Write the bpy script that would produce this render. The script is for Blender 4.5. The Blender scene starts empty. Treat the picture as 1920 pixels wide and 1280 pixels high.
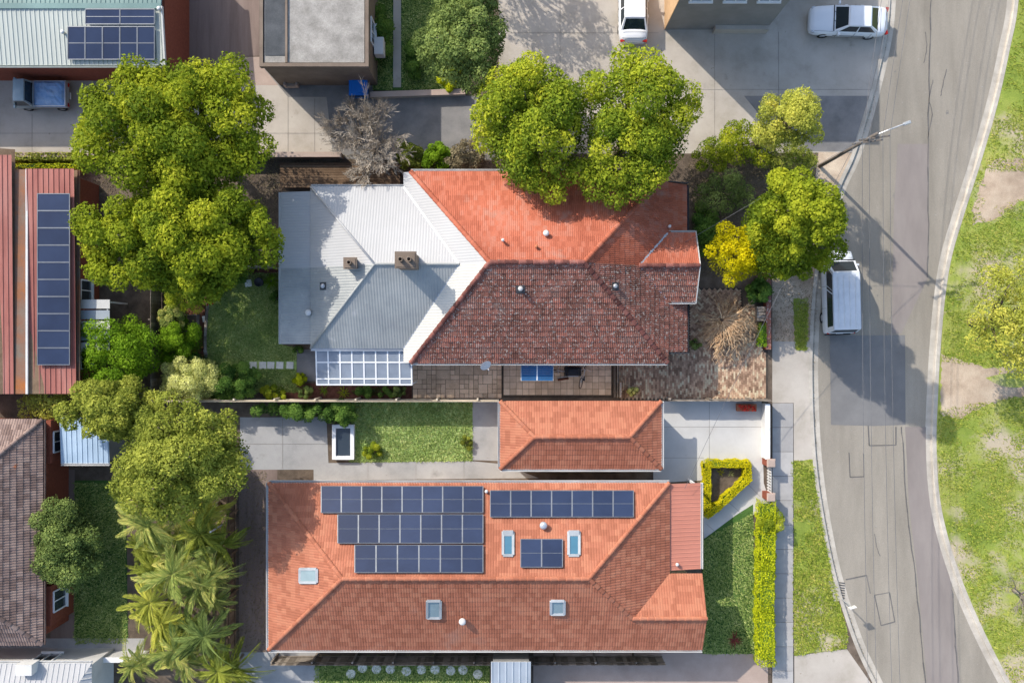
import bpy, bmesh, math, random
import numpy as np
from mathutils import Vector, Matrix, Quaternion
R = math.radians
random.seed(7); np.random.seed(7)
scene = bpy.context.scene
COL = scene.collection

# ------------------------------------------------------------------ camera, sky, sun, exposure
H = 50.0                 # drone height in metres
K = 0.00065              # metres per photo pixel per metre of distance
cam_d = bpy.data.cameras.new('camera'); cam = bpy.data.objects.new('camera', cam_d); COL.objects.link(cam)
cam.location = (0, 0, H); cam.rotation_euler = (0, 0, 0)
cam_d.sensor_fit = 'HORIZONTAL'; cam_d.sensor_width = 36.0; cam_d.lens = 36.0 / (1920 * K)
cam_d.clip_start = 0.5; cam_d.clip_end = 3000
scene.camera = cam
SUN_EL, SUN_AZ = 35.0, 45.0          # azimuth counted from +Y towards -X
world = bpy.data.worlds.new('World'); scene.world = world; world.use_nodes = True
wn = world.node_tree; wn.nodes.clear()
sky = wn.nodes.new('ShaderNodeTexSky'); sky.sky_type = 'NISHITA'; sky.sun_disc = False
sky.sun_elevation = R(SUN_EL); sky.sun_rotation = R(-SUN_AZ); sky.air_density = 1.0; sky.dust_density = 1.6; sky.ozone_density = 1.0
bg = wn.nodes.new('ShaderNodeBackground'); bg.inputs['Strength'].default_value = 0.15
wo = wn.nodes.new('ShaderNodeOutputWorld')
wn.links.new(sky.outputs[0], bg.inputs[0]); wn.links.new(bg.outputs[0], wo.inputs[0])
sd = bpy.data.lights.new('sun', 'SUN'); sd.energy = 2.6; sd.angle = R(0.5); sd.color = (1.0, 0.94, 0.85)
sun = bpy.data.objects.new('sun', sd); COL.objects.link(sun); sun.location = (-30, 30, 40)
sdir = Vector((math.cos(R(SUN_EL)) * math.sin(R(SUN_AZ)), -math.cos(R(SUN_EL)) * math.cos(R(SUN_AZ)), -math.sin(R(SUN_EL))))
sun.rotation_euler = sdir.to_track_quat('-Z', 'Y').to_euler()
vs = scene.view_settings; vs.view_transform = 'Standard'; vs.look = 'None'; vs.gamma = 1.0; vs.use_curve_mapping = False
vs.exposure = 0.9
try:
    scene.cycles.max_bounces = 6; scene.cycles.transparent_max_bounces = 12; scene.cycles.use_denoising = True
except Exception: pass

# ------------------------------------------------------------------ helpers
def W(px, py, z=0.0):
    """world point of height z that the survey photo shows at pixel px, py"""
    s = K * (H - z); return Vector(((px - 960) * s, (640 - py) * s, z))
WL = {}                                              # world location of every object we make
def tag(o, label=None, cat=None, group=None, kind=None):
    if label: o['label'] = label
    if cat: o['category'] = cat
    if group: o['group'] = group
    if kind: o['kind'] = kind
    return o
def thing(name, loc, label, cat, group=None):
    o = bpy.data.objects.new(name, None); COL.objects.link(o); o.location = loc; o.empty_display_size = 0.3
    WL[o] = Vector(loc); return tag(o, label, cat, group)
def link(name, me, parent=None, wloc=(0, 0, 0), rot=None, scale=None):
    o = bpy.data.objects.new(name, me); COL.objects.link(o); wloc = Vector(wloc); WL[o] = wloc
    if parent is not None:
        o.parent = parent; o.location = wloc - WL[parent]
    else: o.location = wloc
    if rot is not None:
        o.rotation_mode = 'QUATERNION'; o.rotation_quaternion = rot
    if scale is not None: o.scale = scale
    return o
def set_mats(me, mats):
    for m in (mats if isinstance(mats, (list, tuple)) else [mats]): me.materials.append(m)
class MB:
    """collects faces in world coordinates; build() links them as one mesh object"""
    def __init__(s): s.v = []; s.f = []; s.r = []; s.m = []; s.X = None
    def add(s, vs, fs, rnd=None, mi=0):
        b = len(s.v)
        if s.X is not None: vs = [s.X @ Vector(p) for p in vs]
        s.v += [tuple(p) for p in vs]
        for f in fs: s.f.append([i + b for i in f]); s.r.append(random.random() if rnd is None else rnd); s.m.append(mi)
        return s
    def box(s, c, d, rz=0.0, rnd=None, mi=0, taper=1.0):
        cx, cy, cz = c; a, b, h = d[0] / 2, d[1] / 2, d[2] / 2; co, si = math.cos(rz), math.sin(rz); vs = []
        for z, t in ((-h, 1.0), (h, taper)):
            for x, y in ((-a, -b), (a, -b), (a, b), (-a, b)):
                x *= t; y *= t; vs.append((cx + x * co - y * si, cy + x * si + y * co, cz + z))
        return s.add(vs, [(3, 2, 1, 0), (4, 5, 6, 7), (0, 1, 5, 4), (1, 2, 6, 5), (2, 3, 7, 6), (3, 0, 4, 7)], random.random() if rnd is None else rnd, mi)
    def bar(s, p0, p1, w, h, rnd=None, mi=0):
        p0, p1 = Vector(p0), Vector(p1); d = (p1 - p0).normalized(); up = Vector((0, 0, 1))
        if abs(d.z) > 0.95: up = Vector((0, 1, 0))
        a = d.cross(up).normalized() * (w / 2); b = a.cross(d).normalized() * (h / 2); vs = []
        for p in (p0, p1): vs += [p - a - b, p + a - b, p + a + b, p - a + b]
        return s.add(vs, [(0, 1, 2, 3), (7, 6, 5, 4), (0, 4, 5, 1), (1, 5, 6, 2), (2, 6, 7, 3), (3, 7, 4, 0)], rnd, mi)
    def tube(s, pts, rad, n=6, rnd=None, cap=True, mi=0):
        pts = [Vector(p) for p in pts]; m = len(pts)
        if not isinstance(rad, (list, tuple)): rad = [rad] * m
        vs = []; fs = []; prev = None
        for i, p in enumerate(pts):
            d = (pts[min(i + 1, m - 1)] - pts[max(i - 1, 0)])
            d = d.normalized() if d.length > 1e-9 else Vector((0, 0, 1))
            a = (prev - d * prev.dot(d)) if prev is not None else d.cross(Vector((0.31, 0.17, 0.93)))
            if a.length < 1e-6: a = d.orthogonal()
            a.normalize(); prev = a; b = d.cross(a)
            for k in range(n):
                t = 2 * math.pi * k / n; vs.append(p + (a * math.cos(t) + b * math.sin(t)) * rad[i])
        for i in range(m - 1):
            for k in range(n):
                k2 = (k + 1) % n; fs.append((i * n + k, i * n + k2, (i + 1) * n + k2, (i + 1) * n + k))
        if cap: fs.append(tuple(range(n))[::-1]); fs.append(tuple((m - 1) * n + k for k in range(n)))
        return s.add(vs, fs, rnd, mi)
    def lathe(s, c, prof, n=16, rnd=None, mi=0, cap=True):
        c = Vector(c); vs = []; fs = []
        for r, z in prof:
            for k in range(n):
                t = 2 * math.pi * k / n; vs.append(c + Vector((r * math.cos(t), r * math.sin(t), z)))
        for i in range(len(prof) - 1):
            for k in range(n):
                k2 = (k + 1) % n; fs.append((i * n + k, i * n + k2, (i + 1) * n + k2, (i + 1) * n + k))
        if cap: fs.append(tuple(range(n))[::-1]); fs.append(tuple((len(prof) - 1) * n + k for k in range(n)))
        return s.add(vs, fs, rnd, mi)
    def prism(s, poly, z0, z1, rnd=None, mi=0):
        n = len(poly); vs = [(p[0], p[1], z0) for p in poly] + [(p[0], p[1], z1) for p in poly]
        ar = sum(poly[i][0] * poly[(i + 1) % n][1] - poly[(i + 1) % n][0] * poly[i][1] for i in range(n))
        fs = [tuple(range(n))[::-1], tuple(range(n, 2 * n))] + [(i, (i + 1) % n, n + (i + 1) % n, n + i) for i in range(n)]
        if ar < 0: fs = [tuple(reversed(f)) for f in fs]
        return s.add(vs, fs, random.random() if rnd is None else rnd, mi)
    def build(s, name, mats, parent=None, smooth=False, origin=None):
        if parent is not None: o0 = WL[parent]
        elif origin is not None: o0 = Vector(origin)
        else:
            a = np.array(s.v); o0 = Vector(((a[:, 0].min() + a[:, 0].max()) / 2, (a[:, 1].min() + a[:, 1].max()) / 2, a[:, 2].min()))
        me = bpy.data.meshes.new(name); me.from_pydata([(v[0] - o0.x, v[1] - o0.y, v[2] - o0.z) for v in s.v], [], s.f)
        set_mats(me, mats)
        at = me.attributes.new('rnd', 'FLOAT', 'FACE'); at.data.foreach_set('value', s.r)
        me.polygons.foreach_set('material_index', s.m)
        if smooth: me.polygons.foreach_set('use_smooth', [True] * len(s.f))
        me.update(); return link(name, me, parent, o0)
def fast_mesh(name, verts, n_per, rnd, mats, parent=None, origin=None):
    """numpy polygons: every n_per verts make one face"""
    o0 = WL[parent] if parent is not None else Vector(origin if origin is not None else (0, 0, 0))
    v = np.asarray(verts, dtype=np.float32).reshape(-1, 3) - np.array(o0, dtype=np.float32)
    nv = len(v); nf = nv // n_per; me = bpy.data.meshes.new(name)
    me.vertices.add(nv); me.vertices.foreach_set('co', v.ravel())
    me.loops.add(nv); me.loops.foreach_set('vertex_index', np.arange(nv, dtype=np.int32))
    me.polygons.add(nf); me.polygons.foreach_set('loop_start', np.arange(0, nv, n_per, dtype=np.int32))
    set_mats(me, mats); me.update(calc_edges=True)
    at = me.attributes.new('rnd', 'FLOAT', 'FACE'); at.data.foreach_set('value', np.asarray(rnd, dtype=np.float32))
    return link(name, me, parent, o0)

# ------------------------------------------------------------------ materials
def _n(nt, t, **kw):
    n = nt.nodes.new(t)
    for k, v in kw.items(): setattr(n, k, v)
    return n
def mat(name, cols, scale=1.5, rough=0.8, fine=25.0, fine_amt=0.25, big=0.25, big_amt=0.25, rnd=0.0, bump=0.0, bscale=40.0,
        metal=0.0, spec=0.2, speck=None, streak=None, coat=0.0, contrast=(0.3, 0.7), alpha=None):
    """world-space layered noise: colour ramp over mid noise, large patches, fine grain, per-piece variation, optional specks"""
    m = bpy.data.materials.new(name); m.use_nodes = True; nt = m.node_tree; nt.nodes.clear(); L = nt.links.new
    out = _n(nt, 'ShaderNodeOutputMaterial'); bs = _n(nt, 'ShaderNodeBsdfPrincipled'); L(bs.outputs[0], out.inputs[0])
    geo = _n(nt, 'ShaderNodeNewGeometry'); pos = geo.outputs['Position']
    if streak:
        mp = _n(nt, 'ShaderNodeMapping'); mp.inputs['Scale'].default_value = streak; L(pos, mp.inputs['Vector']); mpos = mp.outputs[0]
    else: mpos = pos
    n1 = _n(nt, 'ShaderNodeTexNoise'); n1.inputs['Scale'].default_value = scale; n1.inputs['Detail'].default_value = 6; n1.inputs['Roughness'].default_value = 0.65; L(mpos, n1.inputs['Vector'])
    n2 = _n(nt, 'ShaderNodeTexNoise'); n2.inputs['Scale'].default_value = fine; n2.inputs['Detail'].default_value = 4; n2.inputs['Roughness'].default_value = 0.7; L(pos, n2.inputs['Vector'])
    n3 = _n(nt, 'ShaderNodeTexNoise'); n3.inputs['Scale'].default_value = big; n3.inputs['Detail'].default_value = 4; L(pos, n3.inputs['Vector'])
    fac = n1.outputs['Fac']
    if rnd > 0:
        at = _n(nt, 'ShaderNodeAttribute', attribute_name='rnd'); oi = _n(nt, 'ShaderNodeObjectInfo')
        ad = _n(nt, 'ShaderNodeMath', operation='ADD'); L(at.outputs['Fac'], ad.inputs[0]); L(oi.outputs['Random'], ad.inputs[1])
        fr = _n(nt, 'ShaderNodeMath', operation='FRACT'); L(ad.outputs[0], fr.inputs[0])
        mr = _n(nt, 'ShaderNodeMapRange'); mr.inputs[3].default_value = -rnd; mr.inputs[4].default_value = rnd; L(fr.outputs[0], mr.inputs[0])
        a2 = _n(nt, 'ShaderNodeMath', operation='ADD'); L(fac, a2.inputs[0]); L(mr.outputs[0], a2.inputs[1]); fac = a2.outputs[0]
    cr = _n(nt, 'ShaderNodeValToRGB'); L(fac, cr.inputs[0]); e = cr.color_ramp.elements
    lo, hi = contrast; k = len(cols)
    while len(e) < k: e.new(0.5)
    for i, c in enumerate(cols):
        e[i].position = lo + (hi - lo) * i / max(k - 1, 1); e[i].color = (*c, 1)
    col = cr.outputs[0]
    def mul(col, nz, amt):
        mr = _n(nt, 'ShaderNodeMapRange'); mr.inputs[1].default_value = 0.25; mr.inputs[2].default_value = 0.75
        mr.inputs[3].default_value = 1 - amt; mr.inputs[4].default_value = 1 + amt; L(nz, mr.inputs[0])
        vm = _n(nt, 'ShaderNodeVectorMath', operation='SCALE'); L(col, vm.inputs[0]); L(mr.outputs[0], vm.inputs['Scale']); return vm.outputs[0]
    if fine_amt: col = mul(col, n2.outputs['Fac'], fine_amt)
    if big_amt: col = mul(col, n3.outputs['Fac'], big_amt)
    for sp in (speck or []):
        sc, th, c, *rest = sp
        v = _n(nt, 'ShaderNodeTexNoise'); v.inputs['Scale'].default_value = sc; v.inputs['Detail'].default_value = rest[0] if rest else 2; v.inputs['Roughness'].default_value = 0.6; L(pos, v.inputs['Vector'])
        mr = _n(nt, 'ShaderNodeMapRange'); mr.inputs[1].default_value = th; mr.inputs[2].default_value = th + (rest[1] if len(rest) > 1 else 0.06); L(v.outputs['Fac'], mr.inputs[0])
        mx = _n(nt, 'ShaderNodeMix', data_type='RGBA'); L(mr.outputs[0], mx.inputs[0]); L(col, mx.inputs[6]); mx.inputs[7].default_value = (*c, 1); col = mx.outputs[2]
    L(col, bs.inputs['Base Color'])
    bs.inputs['Roughness'].default_value = rough; bs.inputs['Metallic'].default_value = metal
    bs.inputs['Specular IOR Level'].default_value = spec; bs.inputs['Coat Weight'].default_value = coat; bs.inputs['Coat Roughness'].default_value = 0.08
    if bump:
        nb = _n(nt, 'ShaderNodeTexNoise'); nb.inputs['Scale'].default_value = bscale; nb.inputs['Detail'].default_value = 5; L(pos, nb.inputs['Vector'])
        bp = _n(nt, 'ShaderNodeBump'); bp.inputs['Strength'].default_value = bump; bp.inputs['Distance'].default_value = 0.05; L(nb.outputs['Fac'], bp.inputs['Height']); L(bp.outputs[0], bs.inputs['Normal'])
    if alpha is not None: bs.inputs['Alpha'].default_value = alpha
    return m
def leaf_mat(name, cols, trans=0.42, rough=0.55):
    m = bpy.data.materials.new(name); m.use_nodes = True; nt = m.node_tree; nt.nodes.clear(); L = nt.links.new
    out = _n(nt, 'ShaderNodeOutputMaterial'); at = _n(nt, 'ShaderNodeAttribute', attribute_name='rnd')
    geo = _n(nt, 'ShaderNodeNewGeometry'); n1 = _n(nt, 'ShaderNodeTexNoise'); n1.inputs['Scale'].default_value = 0.8; n1.inputs['Detail'].default_value = 3; L(geo.outputs['Position'], n1.inputs['Vector'])
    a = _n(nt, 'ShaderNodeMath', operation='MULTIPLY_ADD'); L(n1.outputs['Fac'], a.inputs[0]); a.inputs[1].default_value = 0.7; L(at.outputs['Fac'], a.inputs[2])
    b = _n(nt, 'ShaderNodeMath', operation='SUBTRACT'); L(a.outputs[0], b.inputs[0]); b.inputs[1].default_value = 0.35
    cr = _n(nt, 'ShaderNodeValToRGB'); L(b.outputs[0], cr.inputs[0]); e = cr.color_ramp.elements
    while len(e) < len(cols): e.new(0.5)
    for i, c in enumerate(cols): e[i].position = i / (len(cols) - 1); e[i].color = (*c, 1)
    bs = _n(nt, 'ShaderNodeBsdfPrincipled'); bs.inputs['Roughness'].default_value = 0.7; bs.inputs['Specular IOR Level'].default_value = 0.12
    tr = _n(nt, 'ShaderNodeBsdfTranslucent'); mx = _n(nt, 'ShaderNodeMixShader'); mx.inputs[0].default_value = trans
    L(cr.outputs[0], bs.inputs['Base Color']); L(cr.outputs[0], tr.inputs[0]); L(bs.outputs[0], mx.inputs[1]); L(tr.outputs[0], mx.inputs[2]); L(mx.outputs[0], out.inputs[0])
    return m
def glass_mat(name, col, rough=0.08, spec=0.6, coat=0.3):
    return mat(name, [col, tuple(c * 1.25 for c in col)], scale=0.8, rough=rough, fine_amt=0.05, big_amt=0.1, spec=spec, coat=coat)
def poly_mat(name, col, clear):
    m = bpy.data.materials.new(name); m.use_nodes = True; nt = m.node_tree; nt.nodes.clear(); L = nt.links.new
    out = _n(nt, 'ShaderNodeOutputMaterial'); bs = _n(nt, 'ShaderNodeBsdfPrincipled'); tr = _n(nt, 'ShaderNodeBsdfTransparent'); tl = _n(nt, 'ShaderNodeBsdfTranslucent')
    geo = _n(nt, 'ShaderNodeNewGeometry'); n1 = _n(nt, 'ShaderNodeTexNoise'); n1.inputs['Scale'].default_value = 1.3; n1.inputs['Detail'].default_value = 5; L(geo.outputs['Position'], n1.inputs['Vector'])
    cr = _n(nt, 'ShaderNodeValToRGB'); L(n1.outputs['Fac'], cr.inputs[0]); cr.color_ramp.elements[0].position = 0.3; cr.color_ramp.elements[1].position = 0.75
    cr.color_ramp.elements[0].color = (*[c * 0.85 for c in col], 1); cr.color_ramp.elements[1].color = (*[min(c * 1.15, 1) for c in col], 1)
    L(cr.outputs[0], bs.inputs['Base Color']); L(cr.outputs[0], tl.inputs[0]); bs.inputs['Roughness'].default_value = 0.25
    m1 = _n(nt, 'ShaderNodeMixShader'); m1.inputs[0].default_value = 0.3; L(bs.outputs[0], m1.inputs[1]); L(tl.outputs[0], m1.inputs[2])
    m2 = _n(nt, 'ShaderNodeMixShader'); m2.inputs[0].default_value = clear; L(m1.outputs[0], m2.inputs[1]); L(tr.outputs[0], m2.inputs[2]); L(m2.outputs[0], out.inputs[0])
    return m
M = {}
M['asphalt'] = mat('old_asphalt', [(0.235, 0.208, 0.167), (0.285, 0.253, 0.205), (0.325, 0.289, 0.235)], scale=0.5, fine=45, fine_amt=.3, big=.12, big_amt=.14, bump=.35, bscale=70, streak=(1.7, .28, 1), speck=[(.7, .66, (.2, .185, .17), 8, .1), (1.9, .7, (.17, .16, .15), 6, .05), (6.0, .68, (.36, .34, .31), 4, .05)])
M['asphalt_lane'] = mat('asphalt_lane', [(0.229, 0.196, 0.177), (0.286, 0.249, 0.222)], scale=.6, fine=60, fine_amt=.15, big=.15, big_amt=.12, bump=.25, bscale=90, streak=(1.4, .4, 1))
M['asphalt_dark'] = mat('asphalt_dark', [(0.167, 0.162, 0.157), (0.211, 0.204, 0.195)], scale=.8, fine=70, fine_amt=.2, big_amt=.12, bump=.25, bscale=90)
M['tar'] = mat('tar_seam', [(.1, .095, .09), (.16, .15, .14)], scale=2, fine_amt=.2)
M['drive_grey'] = mat('grey_bitumen', [(.16, .155, .15), (.22, .21, .2), (.27, .255, .24)], scale=.7, fine=50, fine_amt=.2, big=.2, big_amt=.2, bump=.2, bscale=80)
M['concrete'] = mat('beige_concrete', [(0.353, 0.314, 0.255), (0.441, 0.392, 0.333), (0.49, 0.446, 0.382)], scale=.5, fine=40, fine_amt=.1, big=.15, big_amt=.15, bump=.12, bscale=60, speck=[(.8, .62, (.33, .285, .235), 8, .14), (2.0, .67, (.28, .245, .2), 6, .06), (.35, .64, (.3, .27, .225), 8, .06)])
M['concrete_white'] = mat('pale_concrete', [(0.476, 0.461, 0.43), (0.553, 0.538, 0.507)], scale=.6, fine_amt=.06, big_amt=.08, speck=[(.7, .62, (.46, .43, .39), 8, .14), (2.5, .68, (.4, .37, .33), 6, .06)])
M['concrete_grey'] = mat('grey_concrete', [(0.288, 0.288, 0.281), (0.36, 0.353, 0.346), (0.396, 0.389, 0.374)], scale=.7, fine_amt=.1, big_amt=.12, bump=.1, speck=[(.7, .6, (.25, .245, .235), 8, .14), (2.3, .67, (.22, .21, .2), 6, .06)])
M['kerb'] = mat('kerb_concrete', [(.4, .36, .3), (.5, .455, .385)], scale=2, fine_amt=.15, big=.5, big_amt=.15, rnd=.15)
M['path'] = mat('footpath_concrete', [(.33, .315, .3), (.43, .41, .385)], scale=1, fine_amt=.12, big_amt=.1, rnd=.2)
M['soil'] = mat('dry_soil', [(0.31, 0.225, 0.155), (0.465, 0.357, 0.256), (0.574, 0.465, 0.341)], scale=.6, fine=30, fine_amt=.3, big_amt=.2, bump=.4)
M['earth'] = mat('dark_earth', [(0.075, 0.057, 0.042), (0.135, 0.102, 0.075), (0.195, 0.15, 0.112)], scale=1.2, fine=25, fine_amt=.4, big_amt=.2, bump=.5)
M['mulch'] = mat('red_mulch', [(0.07, 0.028, 0.02), (0.14, 0.056, 0.036), (0.196, 0.084, 0.056)], scale=4, fine=30, fine_amt=.45, bump=.6)
M['lawn'] = mat('lawn', [(0.196, 0.27, 0.088), (0.324, 0.45, 0.134), (0.518, 0.586, 0.216)], scale=.7, fine=18, fine_amt=.4, big=.2, big_amt=.2, bump=.6, speck=[(.6, .62, (.17, .15, .08), 6, .1)])
M['frame_grey'] = mat('skylight_frame', [(.33, .35, .36), (.4, .42, .43)], scale=2, fine_amt=.1, rough=.5)
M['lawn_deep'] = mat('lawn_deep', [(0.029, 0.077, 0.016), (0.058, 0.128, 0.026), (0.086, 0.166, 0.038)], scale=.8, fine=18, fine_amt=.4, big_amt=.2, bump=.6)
M['lawn_bright'] = mat('park_lawn', [(0.158, 0.22, 0.033), (0.244, 0.303, 0.05), (0.343, 0.36, 0.085), (0.429, 0.348, 0.147)], scale=.22, fine=16, fine_amt=.35, big=.12, big_amt=.2, bump=.5, speck=[(.18, .525, (.48, .4, .28), 7, .1), (.9, .62, (.42, .36, .2), 6, .1)], contrast=(.32, .72))
M['brown_pave'] = mat('brown_drive', [(.165, .12, .1), (.22, .165, .14), (.26, .2, .17)], scale=.6, fine=30, fine_amt=.12, big_amt=.15, streak=(3, .25, 1))
M['pinkish'] = mat('pink_concrete', [(.36, .27, .22), (.45, .35, .29)], scale=.7, fine_amt=.1, big_amt=.15)
M['tile_old'] = mat('lichen_tile', [(0.151, 0.068, 0.049), (0.216, 0.093, 0.067), (0.281, 0.114, 0.082), (0.4, 0.148, 0.103)], scale=.9, fine=22, fine_amt=.25, big=.35, big_amt=.15, rnd=.22, rough=.9, bump=.3, bscale=30,
    speck=[(.9, .53, (.2, .13, .105), 9, .2), (8.5, .56, (.42, .35, .3), 6, .07), (5.0, .66, (.1, .085, .07), 6, .06)], contrast=(.22, .8))
M['tile_red'] = mat('red_tile', [(0.321, 0.113, 0.063), (0.383, 0.138, 0.079), (0.417, 0.163, 0.093)], scale=.5, fine=14, fine_amt=.1, big=.15, big_amt=.14, rnd=.26, rough=.75, bump=.1, speck=[(.5, .6, (.36, .17, .115), 8, .16), (3.0, .69, (.25, .13, .1), 6, .06)])
M['tile_orange'] = mat('painted_tile', [(.34, .095, .052), (.42, .125, .07), (.42, .16, .105)], scale=.35, fine=12, fine_amt=.14, big=.18, big_amt=.2, rnd=.16, rough=.75, speck=[(.45, .6, (.36, .24, .19), 7, .16)])
M['tile_brown'] = mat('brown_tile', [(.16, .108, .09), (.215, .15, .128), (.28, .2, .165)], scale=.8, fine=14, fine_amt=.2, big=.3, big_amt=.15, rnd=.25, rough=.85, speck=[(.8, .66, (.33, .13, .07), 6, .05)])
M['cap_old'] = mat('old_capping', [(.12, .045, .036), (.2, .075, .058), (.28, .11, .085)], scale=2, fine_amt=.3, rnd=.25, rough=.9, speck=[(9, .62, (.26, .22, .18), 5, .06)])
M['mortar'] = mat('bedding_mortar', [(.35, .3, .26), (.45, .4, .35)], scale=5)
M['zinc'] = mat('weathered_zinc', [(0.278, 0.29, 0.282), (0.331, 0.338, 0.322), (0.376, 0.378, 0.355)], scale=.9, fine=20, fine_amt=.06, big=.3, big_amt=.12, rough=.55, metal=.12, spec=.4, speck=[(9.0, .69, (.15, .16, .17), 3, .03), (1.2, .64, (.47, .46, .44), 6, .1)])
M['white_metal'] = mat('white_metal', [(0.408, 0.405, 0.396), (0.441, 0.438, 0.432)], scale=.6, fine_amt=.04, big_amt=.05, rough=.5, speck=[(2.2, .7, (.62, .6, .56), 5, .06)])
M['cream_metal'] = mat('cream_metal', [(0.513, 0.497, 0.447), (0.571, 0.555, 0.497)], scale=.6, fine_amt=.05, big_amt=.06, rough=.5)
M['green_metal'] = mat('pale_green_metal', [(0.44, 0.465, 0.414), (0.5, 0.518, 0.459)], scale=.5, fine_amt=.05, big_amt=.06, rough=.45, streak=(3, .3, 1))
M['teal_metal'] = mat('teal_metal', [(0.104, 0.184, 0.176), (0.144, 0.232, 0.216)], scale=.6, fine_amt=.06, rough=.45)
M['red_metal'] = mat('red_metal', [(.24, .08, .065), (.32, .12, .095), (.38, .17, .14)], scale=.6, fine_amt=.12, big=.25, big_amt=.2, rough=.6, streak=(2.5, .3, 1))
M['verandah'] = mat('verandah_red', [(0.48, 0.185, 0.125), (0.54, 0.215, 0.148)], scale=.6, fine_amt=.05, big_amt=.1, rough=.6, streak=(.5, 2, 1))
M['rust'] = mat('rusty_gutter', [(.34, .12, .035), (.22, .12, .08), (.17, .16, .13)], scale=.55, fine_amt=.25, rough=.85)
M['grey_metal'] = mat('grey_roof_metal', [(.3, .34, .38), (.36, .4, .44)], scale=.6, fine_amt=.06, rough=.5)
M['blue_metal'] = mat('pale_blue_metal', [(.3, .4, .5), (.36, .46, .56)], scale=.5, fine_amt=.06, rough=.5)
M['flat_roof'] = mat('lichen_flat_roof', [(.22, .205, .18), (.31, .29, .26), (.4, .375, .335)], scale=1.1, fine=16, fine_amt=.25, big=.4, big_amt=.2, bump=.2, speck=[(1.6, .66, (.45, .43, .38), 6, .08), (1.3, .68, (.15, .14, .12), 6, .08)])
M['dark_roof'] = mat('dark_roof_shade', [(.05, .055, .06), (.09, .095, .1)], scale=1.2, fine_amt=.25)  # recess shade painted on the flat roof; also vent flashing
M['brick_wall'] = mat('red_brick_wall', [(.2, .055, .032), (.28, .085, .05)], scale=6, fine=20, fine_amt=.2, big_amt=.1)
M['cream_wall'] = mat('cream_render', [(.62, .45, .28), (.7, .52, .34)], scale=1, fine_amt=.06)
M['grey_wall'] = mat('grey_render', [(.2, .2, .19), (.26, .255, .245)], scale=.8, fine_amt=.08, big_amt=.12)
M['tan_wall'] = mat('tan_brick_wall', [(.42, .27, .15), (.52, .35, .2)], scale=3, fine_amt=.12)
M['brown_wall'] = mat('brown_render', [(.16, .12, .09), (.22, .17, .13)], scale=1.2, fine_amt=.15)
M['white_paint'] = mat('white_paint', [(.76, .76, .75), (.82, .82, .81)], scale=1, fine_amt=.04, big_amt=.04, rough=.4)
M['cream_bounce_fence'] = mat('cream_bounce_fence', [(.58, .5, .38), (.66, .57, .44)], scale=2, fine_amt=.1, rnd=.2)  # unseen fence made cream to bounce light onto the sandstone paving
M['off_white'] = mat('off_white', [(.56, .55, .52), (.64, .63, .6)], scale=1.5, fine_amt=.1, rough=.6)
M['timber'] = mat('grey_timber', [(0.163, 0.138, 0.112), (0.25, 0.213, 0.175), (0.338, 0.294, 0.25)], scale=3, fine=20, fine_amt=.25, rnd=.3, rough=.9)
M['timber_brown'] = mat('brown_timber', [(.14, .09, .055), (.22, .15, .095)], scale=3, fine=20, fine_amt=.25, rnd=.3, rough=.9)
M['pole'] = mat('pole_timber', [(.12, .1, .085), (.19, .165, .14)], scale=3, fine_amt=.25, streak=(6, 6, .5), rough=.9)
M['steel'] = mat('galvanised_steel', [(.45, .46, .47), (.55, .56, .57)], scale=4, fine_amt=.1, metal=.5, rough=.4)
M['dark_steel'] = mat('dark_steel', [(.04, .04, .045), (.07, .07, .075)], scale=4, fine_amt=.1, rough=.5)
M['rubber'] = mat('rubber', [(.018, .018, .018), (.03, .03, .03)], scale=8, fine_amt=.1, rough=.85)
M['black_plastic'] = mat('black_plastic', [(.018, .02, .024), (.035, .037, .042)], scale=5, fine_amt=.15, rough=.6)
M['wire'] = mat('cable', [(.1, .1, .105), (.16, .16, .165)], scale=5, fine_amt=.05, rough=.7)
M['car_white'] = mat('white_car_paint', [(.74, .75, .76), (.8, .81, .82)], scale=.8, fine_amt=.02, big_amt=.03, rough=.28, coat=.6)
M['van_white'] = mat('dusty_white_paint', [(.6, .62, .64), (.74, .75, .76)], scale=1.6, fine_amt=.05, big_amt=.06, rough=.35, coat=.4)
M['ute_paint'] = mat('pale_blue_paint', [(.32, .42, .46), (.42, .52, .56)], scale=1, fine_amt=.05, rough=.35, coat=.4)
M['tarp'] = mat('blue_tarp', [(.16, .32, .58), (.3, .47, .7), (.42, .56, .74)], scale=2.4, fine_amt=.1, rough=.5, bump=.4, bscale=6)
M['car_glass'] = glass_mat('car_glass', (.012, .02, .026), rough=.04, spec=.7)
M['glass_blue'] = glass_mat('skylight_glass', (.05, .14, .2), rough=.06)
M['glass_dark'] = glass_mat('window_glass', (.03, .04, .05), rough=.05)
M['glass_grey'] = glass_mat('frosted_skylight', (.2, .26, .27), rough=.25)
M['lamp_red'] = mat('red_lens', [(.35, .02, .015), (.45, .03, .02)], scale=5, rough=.2)
M['lamp_clear'] = mat('clear_lens', [(.5, .52, .54), (.6, .62, .64)], scale=5, rough=.15)
M['solar'] = mat('solar_cells', [(.014, .022, .052), (.022, .034, .075)], scale=.6, fine_amt=.04, big_amt=.15, rnd=.2, rough=.12, spec=.6, coat=.25)
M['solar_frame'] = mat('panel_frame', [(0.176, 0.187, 0.204), (0.22, 0.231, 0.248)], scale=4, fine_amt=.05, metal=.4, rough=.4)
M['polycarb'] = poly_mat('polycarbonate', (.4, .46, .54), .25)
M['blue_awning'] = mat('blue_awning', [(.025, .1, .22), (.035, .13, .28)], scale=1, fine_amt=.06, rough=.4)
M['bin_blue'] = mat('blue_plastic', [(.01, .14, .52), (.015, .18, .62)], scale=2, fine_amt=.05, rough=.4)
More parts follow.
